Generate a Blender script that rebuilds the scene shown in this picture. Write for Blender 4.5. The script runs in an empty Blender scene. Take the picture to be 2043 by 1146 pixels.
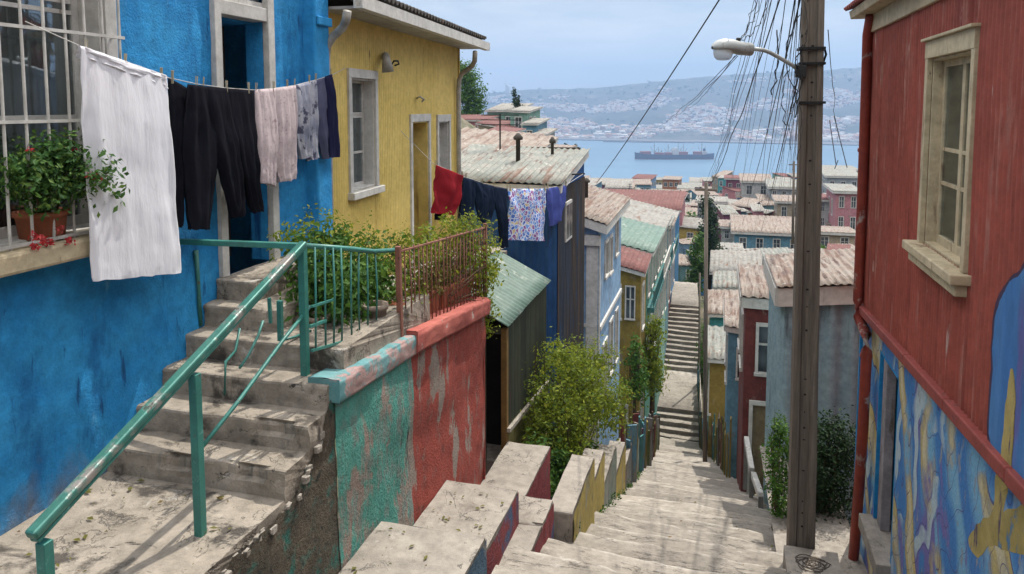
import bpy, bmesh, math, random
from mathutils import Vector, noise as mn
R=math.radians
C=bpy.context.scene.collection
# ---------------- camera, sky, sun, exposure ----------------
FPX,CX,HOR,VPX=1500.,1021.5,210.,1440.
PIT=R(5); Y0=HOR+FPX*math.tan(PIT); YAW=math.atan((VPX-CX)*math.cos(PIT)/FPX)
cam=bpy.data.objects.new('camera',bpy.data.cameras.new('camera')); C.objects.link(cam)
cam.data.sensor_width=36; cam.data.lens=FPX/2043*36; cam.data.shift_y=-(573-Y0)/2043
cam.data.clip_start=.05; cam.data.clip_end=30000
cam.rotation_euler=(R(90)-PIT,0,YAW); bpy.context.scene.camera=cam
SUN_EL,SUN_AZ=R(60),R(18)      # azimuth measured from +Y (down the street) towards +X
w=bpy.data.worlds.new('World'); bpy.context.scene.world=w; w.use_nodes=True
nt=w.node_tree; bg=nt.nodes['Background']; FILL_CLOUD=42.
sky=nt.nodes.new('ShaderNodeTexSky'); sky.sky_type='NISHITA'; sky.sun_disc=False
sky.sun_elevation=SUN_EL; sky.sun_rotation=SUN_AZ; sky.altitude=100; sky.air_density=1.0; sky.dust_density=.2; sky.ozone_density=1.5
# sky: clear blue low over the bay, unseen bright cloud added overhead to brighten the shaded walls, a few faint wisps between
tc=nt.nodes.new('ShaderNodeTexCoord')
def wn(t,ins={},**k):
    nd=nt.nodes.new('ShaderNode'+t)
    for q,v in k.items(): setattr(nd,q,v)
    for q,v in ins.items():
        if hasattr(v,'is_output'): nt.links.new(v,nd.inputs[q])
        else: nd.inputs[q].default_value=v
    return nd
def wnoise(sc,scale,det): return wn('TexNoise',{'Vector':wn('Mapping',{'Vector':tc.outputs['Generated'],'Scale':sc}).outputs[0],'Scale':scale,'Detail':det,'Roughness':.6}).outputs[0]
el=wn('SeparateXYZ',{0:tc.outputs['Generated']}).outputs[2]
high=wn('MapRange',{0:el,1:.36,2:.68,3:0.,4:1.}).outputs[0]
deck=wn('MapRange',{0:wnoise((1.5,1.5,2.5),2.0,6),1:.36,2:.62,3:.45,4:1.}).outputs[0]  # breaks up the added fill cloud above the view
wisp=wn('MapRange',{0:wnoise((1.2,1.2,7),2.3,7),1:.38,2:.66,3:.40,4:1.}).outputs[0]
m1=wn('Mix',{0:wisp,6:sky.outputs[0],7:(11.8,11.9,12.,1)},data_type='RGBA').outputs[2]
m2=wn('Mix',{0:wn('Math',{0:high,1:deck},operation='MULTIPLY').outputs[0],6:m1,7:(FILL_CLOUD,FILL_CLOUD,FILL_CLOUD*1.01,1)},data_type='RGBA').outputs[2]
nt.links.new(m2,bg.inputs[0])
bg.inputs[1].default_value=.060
sun=bpy.data.objects.new('sun',bpy.data.lights.new('sun','SUN')); C.objects.link(sun)
sun.data.energy=3.7; sun.data.angle=R(.5); sun.data.color=(1,.95,.86)
sd=Vector((math.sin(SUN_AZ)*math.cos(SUN_EL),math.cos(SUN_AZ)*math.cos(SUN_EL),math.sin(SUN_EL)))
sun.rotation_euler=sd.to_track_quat('Z','Y').to_euler()
vs=bpy.context.scene.view_settings; vs.view_transform='Standard'; vs.look='None'; vs.exposure=.5; vs.gamma=1
bpy.context.scene.cycles.max_bounces=6; bpy.context.scene.cycles.transparent_max_bounces=12
# ---------------- helpers ----------------
_fw=Vector((-math.sin(YAW)*math.cos(PIT),math.cos(YAW)*math.cos(PIT),-math.sin(PIT)))
_rt=Vector((math.cos(YAW),math.sin(YAW),0)); _up=_rt.cross(_fw)
def at(px,py,X=None,Y=None,Z=None):
    """the world point on a plane of the place (a wall's X, a front's Y, a floor's Z) seen at a photo pixel"""
    d=_fw*FPX+_rt*(px-CX)-_up*(py-Y0)
    t=X/d.x if X is not None else Y/d.y if Y is not None else Z/d.z
    return d*t
class Fr:
    """frame of a vertical wall: origin (x,y), horizontal direction U, outward normal N"""
    def __init__(s,A,B):
        s.O=Vector((A[0],A[1])); u=Vector((B[0],B[1]))-s.O; s.L=u.length; s.U=u.normalized(); s.N=Vector((s.U.y,-s.U.x))
    def pt(s,u,z,n=0):
        p=s.O+s.U*u+s.N*n; return Vector((p.x,p.y,z))
    def px(s,x,y,n=0):
        d=_fw*FPX+_rt*(x-CX)-_up*(y-Y0); o=s.O+s.N*n
        t=(o.x*s.N.x+o.y*s.N.y)/(d.x*s.N.x+d.y*s.N.y); p=d*t
        return (p.x-o.x)*s.U.x+(p.y-o.y)*s.U.y, p.z
class MB:
    def __init__(s): s.v=[]; s.f=[]
    def quad(s,*p):
        i=len(s.v); s.v+= [Vector(q) for q in p]; s.f.append(tuple(range(i,i+len(p)))); return s
    def hexa(s,b,t):
        i=len(s.v); s.v+=[Vector(q) for q in b]+[Vector(q) for q in t]; n=len(b)
        s.f.append(tuple(i+k for k in reversed(range(n)))); s.f.append(tuple(i+n+k for k in range(n)))
        for k in range(n): s.f.append((i+k,i+(k+1)%n,i+n+(k+1)%n,i+n+k))
        return s
    def box(s,x0,x1,y0,y1,z0,z1):
        return s.hexa([(x0,y0,z0),(x1,y0,z0),(x1,y1,z0),(x0,y1,z0)],[(x0,y0,z1),(x1,y0,z1),(x1,y1,z1),(x0,y1,z1)])
    def fbox(s,F,u0,u1,z0,z1,n0,n1):
        return s.hexa([F.pt(u0,z0,n1),F.pt(u1,z0,n1),F.pt(u1,z0,n0),F.pt(u0,z0,n0)],[F.pt(u0,z1,n1),F.pt(u1,z1,n1),F.pt(u1,z1,n0),F.pt(u0,z1,n0)])
    def fprism(s,F,poly,n0,n1):
        return s.hexa([F.pt(u,z,n0) for u,z in poly],[F.pt(u,z,n1) for u,z in poly])
    def beam(s,a,b,w,h):
        a=Vector(a); b=Vector(b); d=(b-a).normalized(); r=d.cross(Vector((0,0,1)))
        if r.length<1e-3: r=Vector((1,0,0))
        r.normalize(); u=r.cross(d); r*=w/2; u*=h/2
        return s.hexa([a-r-u,a+r-u,a+r+u,a-r+u],[b-r-u,b+r-u,b+r+u,b-r+u])
    def tube(s,pts,r,n=8,cap=True):
        pts=[Vector(p) for p in pts]; i0=len(s.v); m=len(pts); ref=Vector((.13,.31,.94))
        for k,p in enumerate(pts):
            d=(pts[min(k+1,m-1)]-pts[max(k-1,0)]).normalized(); a=d.cross(ref)
            if a.length<.05: a=d.cross(Vector((1,0,0)))
            a.normalize(); b=d.cross(a); rr=r[k] if isinstance(r,(list,tuple)) else r
            for j in range(n):
                t=2*math.pi*j/n; s.v.append(p+(a*math.cos(t)+b*math.sin(t))*rr)
        for k in range(m-1):
            for j in range(n):
                s.f.append((i0+k*n+j,i0+k*n+(j+1)%n,i0+(k+1)*n+(j+1)%n,i0+(k+1)*n+j))
        if cap: s.f.append(tuple(i0+j for j in reversed(range(n)))); s.f.append(tuple(i0+(m-1)*n+j for j in range(n)))
        return s
    def lathe(s,c,prof,n=20):
        i0=len(s.v)
        for r,z in prof:
            for j in range(n):
                t=2*math.pi*j/n; s.v.append(Vector((c[0]+r*math.cos(t),c[1]+r*math.sin(t),c[2]+z)))
        for k in range(len(prof)-1):
            for j in range(n): s.f.append((i0+k*n+j,i0+k*n+(j+1)%n,i0+(k+1)*n+(j+1)%n,i0+(k+1)*n+j))
        s.f.append(tuple(i0+j for j in reversed(range(n)))); s.f.append(tuple(i0+(len(prof)-1)*n+j for j in range(n)))
        return s
    def grid(s,fn,nu,nv,skip=None):
        i0=len(s.v)
        for j in range(nv+1):
            for i in range(nu+1): s.v.append(Vector(fn(i/nu,j/nv)))
        for j in range(nv):
            for i in range(nu):
                if skip and skip(i,j): continue
                a=i0+j*(nu+1)+i; s.f.append((a,a+1,a+nu+2,a+nu+1))
        return s
    def build(s,name,mat,parent=None,smooth=False,bevel=0,solid=0,recalc=True):
        me=bpy.data.meshes.new(name); off=Vector(parent['_o']) if parent else Vector((0,0,0))
        me.from_pydata([v-off for v in s.v],[],s.f); me.validate()
        if recalc:
            bm=bmesh.new(); bm.from_mesh(me); bmesh.ops.recalc_face_normals(bm,faces=bm.faces); bm.to_mesh(me); bm.free()
        if smooth: me.polygons.foreach_set('use_smooth',[True]*len(me.polygons))
        me.materials.append(mat); o=bpy.data.objects.new(name,me); C.objects.link(o)
        o['_o']=tuple(off)
        if parent: o.parent=parent
        if solid: md=o.modifiers.new('solid','SOLIDIFY'); md.thickness=solid; md.offset=-1
        if bevel:
            md=o.modifiers.new('bevel','BEVEL'); md.width=bevel; md.segments=2; md.limit_method='ANGLE'
        return o
def tag(o,label,cat=None,group=None,kind=None):
    if label: o['label']=label
    if cat: o['category']=cat
    if group: o['group']=group
    if kind: o['kind']=kind
    return o
def thing(name,label,cat,loc,group=None):
    o=bpy.data.objects.new(name,None); C.objects.link(o); o.location=loc; o['_o']=tuple(loc); o.empty_display_size=.2
    return tag(o,label,cat,group)
def structure(o): o['kind']='structure'; return o
def lerp(a,b,t): return a+(b-a)*t
def interp(x,pts):
    if x<=pts[0][0]: return pts[0][1]
    for (a,b),(c,d) in zip(pts,pts[1:]):
        if x<=c: return b+(d-b)*(x-a)/(c-a)
    return pts[-1][1]
def fbm(p,o=3):
    return mn.fractal(Vector(p),1.0,2.0,o,noise_basis='PERLIN_ORIGINAL')
# ---------------- materials ----------------
class NT:
    def __init__(s,name):
        s.m=bpy.data.materials.new(name); s.m.use_nodes=True; s.t=s.m.node_tree; s.t.nodes.clear()
        s.out=s.t.nodes.new('ShaderNodeOutputMaterial'); s.tc=s.t.nodes.new('ShaderNodeTexCoord')
    def n(s,t,ins={},**k):
        nd=s.t.nodes.new('ShaderNode'+t)
        for a,b in k.items(): setattr(nd,a,b)
        for a,b in ins.items(): s.set(nd.inputs[a],b)
        return nd
    def set(s,sock,val):
        if hasattr(val,'is_output'): s.t.links.new(val,sock)
        elif isinstance(val,(tuple,list)) and sock.type=='RGBA': sock.default_value=tuple(val)+((1,) if len(val)==3 else ())
        else: sock.default_value=val
    def vec(s,sc=(1,1,1),rot=(0,0,0)):
        return s.n('Mapping',{'Vector':s.tc.outputs['Object'],'Scale':sc,'Rotation':rot}).outputs[0]
    def noise(s,scale,detail=5,rough=.6,sc=(1,1,1),dist=0.):
        return s.n('TexNoise',{'Vector':s.vec(sc),'Scale':scale,'Detail':detail,'Roughness':rough,'Distortion':dist}).outputs[0]
    def mr(s,f,lo,hi,a=0.,b=1.):
        return s.n('MapRange',{0:f,1:lo,2:hi,3:a,4:b}).outputs[0]
    def mix(s,f,a,b,blend='MIX'):
        nd=s.n('Mix',data_type='RGBA',blend_type=blend); s.set(nd.inputs[0],f); s.set(nd.inputs[6],a); s.set(nd.inputs[7],b); return nd.outputs[2]
    def math(s,op,a,b=0.):
        return s.n('Math',{0:a,1:b},operation=op).outputs[0]
    def bump(s,h,st,d=.01,nrm=None):
        nd=s.n('Bump',{'Height':h,'Strength':st,'Distance':d})
        if nrm is not None: s.set(nd.inputs['Normal'],nrm)
        return nd.outputs[0]
    def bsdf(s,col,rough=.8,nrm=None,metal=0.,spec=.3,**k):
        b=s.n('BsdfPrincipled',{'Base Color':col,'Roughness':rough,'Metallic':metal,'Specular IOR Level':spec})
        for a,c in k.items(): s.set(b.inputs[a.replace('_',' ')],c)
        if nrm is not None: s.set(b.inputs['Normal'],nrm)
        s.t.links.new(b.outputs[0],s.out.inputs[0]); return b
def peel(name,c1,c2,patches=(),rough=.85,s=2.5,sc=(1,1,1),bump=.4,bs=45,bd=.006,grime=.35,gs=9,spec=.25,crack=0,metal=0.,wave=None,pb=.5,crs=(1,1,1),splash=None):
    """weathered surface: two tones, patches where paint has come off, grime, relief"""
    k=NT(name)
    col=k.mix(k.mr(k.noise(s,6,.62,sc),.38,.62),c1,c2)
    h=k.noise(bs,6,.65,sc); pm=None
    for pc,lo,hi,ps,psc in patches:
        f=k.mr(k.noise(ps,8,.66,psc,.3),lo,hi); col=k.mix(f,col,pc)
        pm=f if pm is None else k.math('MAXIMUM',pm,f)
    if splash:
        zz=k.math('ADD',k.n('SeparateXYZ',{0:k.tc.outputs['Object']}).outputs[2],k.math('MULTIPLY',k.math('SUBTRACT',k.noise(5,6,.65,(1,1,.5)),.5),splash[3]))
        col=k.mix(k.mr(zz,splash[0],splash[1],.85,0.),col,splash[2])
    g=k.mr(k.noise(gs,7,.7,sc),.35,.75,1.-grime,1.05)
    g2=k.mr(k.noise(gs*14,3,.6,sc),.3,.7,1.-grime*.35,1.)
    col=k.mix(1.,col,k.n('CombineXYZ',{0:k.math('MULTIPLY',g,g2),1:k.math('MULTIPLY',g,g2),2:k.math('MULTIPLY',g,g2)}).outputs[0],'MULTIPLY')
    if crack:
        vc=k.noise(crack*.55,7,.62,crs,.25); v0=k.math('ABSOLUTE',k.math('SUBTRACT',vc,.5)); v2=k.math('ABSOLUTE',k.math('SUBTRACT',k.noise(crack*1.3,6,.6,crs,.4),.47))
        v=k.math('MINIMUM',v0,v2)
        v_='''k.n('TexVoronoi',{'Vector':k.n('Mix',{0:.30,4:k.vec(),5:k.n('TexNoise',{'Vector':k.vec(),'Scale':2.2,'Detail':8.,'Roughness':.7}).outputs[1]},data_type='VECTOR').outputs[1],'Scale':crack},'''
        cr=k.math('MULTIPLY',k.mr(v,.0012,.006,1.,0.),k.mr(k.noise(1.7,4),.44,.54))
        col=k.mix(k.math('MULTIPLY',cr,.75),col,(.05,.045,.04)); h=k.math('SUBTRACT',h,k.math('MULTIPLY',cr,.6))
    nr=k.bump(h,bump,bd)
    if pm is not None and pb: nr=k.bump(k.math('SUBTRACT',1.,pm),pb,.004,nr)
    if wave:
        wv=k.n('TexWave',{'Vector':k.vec(),'Scale':wave[1]},bands_direction=wave[0]).outputs[1]; nr=k.bump(wv,.8,wave[2],nr)
    k.bsdf(col,rough,nr,metal,spec); return k.m
ONE=(1,1,1); VS=(1,1,.18); VSX=(.2,1,1)
CEM=(.33,.29,.25)
m_blue=peel('blue_plaster',(.018,.24,.56),(.035,.32,.66),[((.012,.15,.38),.52,.66,3.2,(1,1,.35)),((.10,.36,.62),.62,.70,6,(1,1,.3)),((.010,.11,.30),.62,.68,14,VS),((.20,.40,.55),.70,.74,11,(1,1,.6))],bump=.7,bs=48,bd=.014,grime=.36,splash=(-.12,.22,(.20,.165,.13),.9))
m_blueup=peel('flaking_blue_plaster',(.02,.25,.56),(.04,.32,.66),[((.008,.09,.27),.60,.68,3,VS),((.012,.06,.16),.66,.70,5,(1,1,.4)),((.10,.36,.62),.66,.72,9,VS)],bump=.5,bs=30,bd=.015,grime=.3)
m_white=peel('old_white_paint',(.62,.60,.56),(.52,.50,.46),[((.28,.24,.19),.63,.70,9,VS),((.10,.09,.08),.70,.75,16,ONE)],rough=.6,grime=.3,bump=.2)
m_cream=peel('old_cream_paint',(.60,.50,.33),(.52,.42,.27),[((.26,.18,.11),.60,.68,8,VS),((.08,.06,.05),.68,.74,14,VS)],rough=.65,grime=.35,bump=.3)
m_yellow=peel('yellow_corrugated',(.76,.58,.19),(.68,.51,.15),[((.36,.24,.07),.62,.75,3,VS),((.16,.11,.06),.69,.74,9,VS)],rough=.6,s=1.5,grime=.25,bump=.15)
m_red=peel('red_corrugated',(.36,.088,.062),(.29,.07,.05),[((.20,.042,.034),.56,.70,3,(1,1,.1)),((.42,.20,.16),.55,.68,7,(1,1,.10)),((.50,.36,.32),.65,.71,14,(1,1,.12)),((.12,.03,.025),.64,.70,9,(1,1,.05))],rough=.65,s=1.2,grime=.3,bump=.2)
m_redtrim=peel('red_trim',(.33,.075,.06),(.27,.06,.05),[((.14,.05,.05),.58,.66,9,ONE)],rough=.6,grime=.35,bump=.25)
m_pipe_red=peel('red_pipe',(.28,.05,.03),(.22,.04,.03),[((.40,.34,.31),.60,.63,1.2,(1,1,1)),((.10,.04,.03),.64,.7,8,ONE)],rough=.5,grime=.3,bump=.1)
m_grey_pipe=peel('grey_pipe',(.45,.42,.38),(.36,.34,.30),[((.20,.15,.10),.60,.70,6,VS)],rough=.55,grime=.4,bump=.1)
m_conc=peel('worn_concrete',(.37,.33,.28),(.30,.265,.225),[((.20,.17,.14),.58,.68,2.2,ONE),((.46,.42,.37),.60,.70,4,ONE),((.13,.11,.09),.64,.70,5,ONE)],bump=.7,bs=60,bd=.008,grime=.35,crack=1.6)
m_street=peel('worn_street_concrete',(.40,.355,.30),(.33,.29,.24),[((.22,.19,.16),.57,.70,1.6,ONE),((.50,.46,.41),.60,.68,3.5,(1,2,1)),((.16,.13,.11),.66,.72,5,(1,2.5,1))],bump=.8,bs=40,bd=.012,grime=.35,crack=2.2,crs=(.35,1.6,1))
m_stepc=peel('stained_step_concrete',(.40,.345,.28),(.31,.265,.21),[((.10,.085,.07),.535,.62,2.4,(1,1.4,1)),((.56,.52,.46),.62,.68,3.3,ONE),((.05,.045,.04),.64,.68,3.6,(1,2,1))],bump=.7,bs=50,bd=.010,grime=.4,crack=1.4)
m_darkpl=peel('mossy_dark_plaster',(.085,.075,.055),(.15,.12,.085),[((.035,.15,.12),.53,.62,4.5,(1,1,1)),((.30,.25,.20),.60,.72,9,(1,1,.8)),((.03,.035,.03),.58,.66,8,ONE)],bump=1.,bs=38,bd=.03,grime=.5)
m_teal=peel('teal_plaster',(.085,.30,.24),(.10,.35,.29),[((.33,.25,.21),.495,.56,3.2,(1,1,.45)),((.20,.26,.23),.50,.60,7,(1,1,.5)),((.14,.38,.32),.58,.66,11,(1,1,.5)),((.035,.055,.05),.64,.69,4,VS),((.30,.10,.07),.67,.72,7,VS)],bump=1.,bs=40,bd=.02,grime=.35)
m_redpl=peel('red_plaster',(.36,.075,.055),(.30,.062,.045),[((.30,.25,.21),.565,.60,3.0,(1,1,.35)),((.26,.15,.12),.56,.66,9,(1,1,.4)),((.17,.05,.04),.6,.7,5,ONE)],bump=1.,bs=42,bd=.018,grime=.3)
m_copt=peel('teal_coping',(.11,.28,.29),(.18,.32,.32),[((.38,.25,.23),.48,.55,5,ONE),((.36,.34,.31),.60,.66,8,ONE)],bump=.6,grime=.3)
m_copr=peel('red_coping',(.44,.13,.10),(.38,.10,.08),[((.42,.33,.29),.62,.68,6,ONE)],bump=.6,grime=.25)
m_green=peel('green_paint_iron',(.045,.22,.18),(.035,.17,.14),[((.10,.06,.04),.63,.68,9,ONE),((.12,.32,.28),.60,.68,14,ONE)],rough=.42,grime=.3,bump=.15,spec=.5)
m_gtop=peel('rubbed_rail_top',(.05,.21,.17),(.07,.22,.18),[((.34,.31,.28),.54,.62,4,(1,1,1)),((.06,.04,.03),.62,.68,9,ONE)],rough=.32,grime=.3,bump=.1,spec=.6,metal=.3)
m_rustiron=peel('rusty_red_iron',(.22,.085,.06),(.30,.14,.10),[((.10,.05,.035),.55,.65,12,ONE)],rough=.7,grime=.3,bump=.2)
m_terra=peel('terracotta',(.36,.12,.06),(.30,.10,.05),[((.44,.27,.20),.62,.7,6,ONE)],grime=.3)
m_black=peel('black_cable',(.012,.012,.013),(.02,.02,.02),rough=.5,grime=.1,bump=0)
m_polew=peel('weathered_pole_wood',(.23,.19,.15),(.16,.13,.105),[((.07,.055,.045),.57,.68,3,(1,1,.12)),((.36,.31,.26),.62,.7,9,(1,1,.05))],s=4,sc=(6,6,.3),bump=.8,bs=30,bd=.012,grime=.4)
m_lampg=peel('grey_lamp_metal',(.42,.43,.42),(.34,.35,.34),[((.2,.19,.17),.62,.7,9,ONE)],rough=.4,grime=.2,bump=.05,metal=.2)
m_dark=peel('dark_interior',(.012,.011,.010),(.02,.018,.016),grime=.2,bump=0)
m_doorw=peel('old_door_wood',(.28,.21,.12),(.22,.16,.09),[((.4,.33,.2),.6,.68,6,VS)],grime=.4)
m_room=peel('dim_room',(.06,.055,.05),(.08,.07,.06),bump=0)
m_curt=peel('net_curtain',(.34,.35,.35),(.25,.26,.26),[((.12,.12,.12),.55,.62,9,(1,1,.05))],sc=(1,9,.2),bump=.2)
def glass():
    k=NT('window_glass'); tr=k.n('BsdfTransparent',{0:(.78,.82,.82)}); gl=k.n('BsdfGlossy',{0:(.9,.95,1),1:.03,'Normal':k.bump(k.noise(3,2),.12,.02)})
    f=k.n('LayerWeight',{0:.25}).outputs[0]; f=k.math('ADD',k.math('MULTIPLY',f,.6),.12)
    mx=k.n('MixShader',{0:f,1:tr.outputs[0],2:gl.outputs[0]}); k.t.links.new(mx.outputs[0],k.out.inputs[0]); return k.m
m_glass=glass()
def dglass():
    k=NT('far_window_glass'); k.bsdf(k.mix(k.mr(k.noise(1.2,2),.4,.6),(.02,.025,.03),(.08,.09,.10)),.12,spec=.6); return k.m
m_dglass=dglass()
def leafmat(name,c1,c2,c3,tr=.35):
    k=NT(name); rnd=k.n('NewGeometry').outputs['Random Per Island']
    col=k.mix(k.mr(rnd,.0,.6),c1,c2); col=k.mix(k.mr(rnd,.72,1.),col,c3)
    col=k.mix(k.mr(k.noise(2.2,3),.35,.65),col,k.mix(.5,col,c1))
    d=k.n('BsdfPrincipled',{'Base Color':col,'Roughness':.6,'Specular IOR Level':.18}); t=k.n('BsdfTranslucent',{0:k.mix(.4,col,c3)})
    mx=k.n('MixShader',{0:tr,1:d.outputs[0],2:t.outputs[0]}); k.t.links.new(mx.outputs[0],k.out.inputs[0]); return k.m
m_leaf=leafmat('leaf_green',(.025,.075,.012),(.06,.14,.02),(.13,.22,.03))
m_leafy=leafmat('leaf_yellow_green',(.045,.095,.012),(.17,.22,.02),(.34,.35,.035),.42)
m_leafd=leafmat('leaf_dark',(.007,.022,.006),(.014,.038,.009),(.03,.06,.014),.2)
m_leafp=leafmat('leaf_pot',(.015,.055,.012),(.045,.12,.022),(.16,.24,.05))
m_dryleaf=leafmat('leaf_dry',(.10,.10,.03),(.17,.16,.04),(.22,.12,.06))
m_flower=leafmat('red_flower',(.35,.02,.02),(.45,.04,.05),(.5,.12,.12))
m_stem=peel('plant_stem',(.12,.08,.045),(.08,.055,.03),grime=.3)
def cloth(name,c1,c2,s=3,patches=(),tr=.15,fine=260):
    k=NT(name); col=k.mix(k.mr(k.noise(s,4),.35,.65),c1,c2)
    for pc,lo,hi,ps,psc in patches: col=k.mix(k.mr(k.noise(ps,5,.6,psc,.5),lo,hi),col,pc)
    nr=k.bump(k.noise(fine,2),.25,.002); nr=k.bump(k.noise(14,4,.55,(1,1,.25)),.5,.02,nr)
    d=k.n('BsdfPrincipled',{'Base Color':col,'Roughness':.95,'Specular IOR Level':.04,'Normal':nr}); t=k.n('BsdfTranslucent',{0:col,'Normal':nr})
    mx=k.n('MixShader',{0:tr,1:d.outputs[0],2:t.outputs[0]}); k.t.links.new(mx.outputs[0],k.out.inputs[0]); return k.m
m_sheet=cloth('white_terry',(.80,.79,.82),(.75,.74,.77),tr=.25,fine=160)
m_blk=cloth('black_cotton',(.006,.006,.009),(.010,.010,.014),tr=0)
m_pink=cloth('pale_pink_lace',(.60,.50,.50),(.50,.41,.42),18,[((.36,.27,.28),.58,.66,40,ONE)],.2)
m_gry=cloth('grey_blue_cotton',(.22,.23,.30),(.42,.42,.46),6,[((.08,.08,.12),.56,.62,9,ONE)])
m_sltblue=cloth('slate_blue_cotton',(.07,.075,.13),(.11,.11,.17),5)
m_navy=cloth('navy_cotton',(.015,.016,.045),(.025,.025,.06))
m_redc=cloth('dark_red_cotton',(.27,.018,.026),(.22,.014,.02))
m_jean=cloth('dark_denim',(.008,.014,.03),(.014,.022,.045),9)
m_purp=cloth('violet_blue_cotton',(.085,.11,.36),(.06,.08,.28),4)
def patterncloth():
    k=NT('blue_print_cloth'); v=k.n('TexVoronoi',{'Vector':k.vec((1,1,1)),'Scale':15.},feature='DISTANCE_TO_EDGE').outputs[0]
    v2=k.n('TexVoronoi',{'Vector':k.vec(),'Scale':15.}).outputs[1]
    col=k.mix(k.mr(k.n('SeparateColor',{0:v2}).outputs[0],.2,.8),(.03,.10,.42),(.10,.25,.62))
    col=k.mix(k.mr(k.n('SeparateColor',{0:v2}).outputs[1],.72,.76),col,(.22,.05,.22)); col=k.mix(k.mr(k.n('SeparateColor',{0:v2}).outputs[2],.86,.9),col,(.55,.40,.16))
    col=k.mix(k.mr(v,.05,.10,1.,0.),col,(.62,.66,.75)); col=k.mix(k.mr(k.noise(55,2),.58,.62),col,(.6,.64,.74))
    k.bsdf(col,.9,k.bump(k.noise(14,3,.5,(1,1,.2)),.4,.02)); return k.m
m_print=patterncloth()
def roofmat(name,c1,c2,rust=.55,amount=0.,wave=None):
    return peel(name,c1,c2,[((.17,.10,.068),.545-amount,.63-amount,2.6,(2.2,.22,1)),((.10,.055,.04),.58-amount,.64-amount,6,(2.,.2,1)),((.42,.39,.34),.62,.68,3,ONE)],rough=.6,grime=.35,bump=.2,wave=wave,pb=.1)
m_roofw=roofmat('pale_corrugated_roof',(.26,.25,.215),(.18,.195,.17))
m_roofg=peel('green_corrugated_roof',(.10,.165,.13),(.14,.20,.165),[((.33,.36,.31),.58,.66,3,ONE),((.12,.08,.05),.68,.73,7,ONE)],rough=.6,grime=.3,bump=.2)
m_roofr=roofmat('rusty_corrugated_roof',(.235,.175,.135),(.28,.24,.20),amount=.03)
m_roofd=peel('dark_corrugated_roof',(.05,.045,.04),(.08,.07,.06),[((.14,.09,.06),.6,.68,4,ONE)],grime=.3)
m_roofm=peel('maroon_roof',(.13,.055,.05),(.18,.075,.065),[((.27,.2,.17),.6,.68,3,ONE)],grime=.3)
m_roofwt=peel('white_sheet_roof',(.31,.295,.265),(.22,.21,.19),[((.17,.10,.065),.56,.66,2.2,(1.4,.4,1)),((.16,.14,.12),.6,.68,1.2,ONE)],grime=.35)
# ---------------- wall, window, cloth and leaf builders ----------------
def wall(F,u0,u1,zb,zt,holes=(),du=.05,dz=.08,wl=0,amp=0,disp=None,n=0):
    """sheet of wall in frame F with openings; corrugated when wl is given"""
    zbf=zb if callable(zb) else (lambda u:zb); ztf=zt if callable(zt) else (lambda u:zt)
    us={round(u0,4),round(u1,4)}; k=max(1,int(abs(u1-u0)/du))
    for i in range(k+1): us.add(round(u0+(u1-u0)*i/k,4))
    zmin=min(zbf(u0),zbf(u1)); zmax=max(ztf(u0),ztf(u1)); zs={zmin,zmax}
    k=max(1,int((zmax-zmin)/dz))
    for i in range(k+1): zs.add(round(zmin+(zmax-zmin)*i/k,4))
    for a,b,c,d in holes:
        us|={round(a,4),round(b,4)}; zs|={round(c,4),round(d,4)}
    us=sorted(us); zs=sorted(zs); mb=MB(); nz=len(zs)
    for u in us:
        b,t=zbf(u),ztf(u)
        for z in zs:
            z=min(max(z,b),t); o=n
            if wl: o+=amp*math.sin(2*math.pi*u/wl)
            if disp: o+=disp(u,z)
            mb.v.append(F.pt(u,z,o))
    for i in range(len(us)-1):
        uc=(us[i]+us[i+1])/2
        for j in range(nz-1):
            zc=(zs[j]+zs[j+1])/2
            if any(a<uc<b and c<zc<d for a,b,c,d in holes): continue
            if zs[j+1]<=min(zbf(us[i]),zbf(us[i+1])) or zs[j]>=max(ztf(us[i]),ztf(us[i+1])): continue
            mb.f.append((i*nz+j,(i+1)*nz+j,(i+1)*nz+j+1,i*nz+j+1))
    return mb
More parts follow.
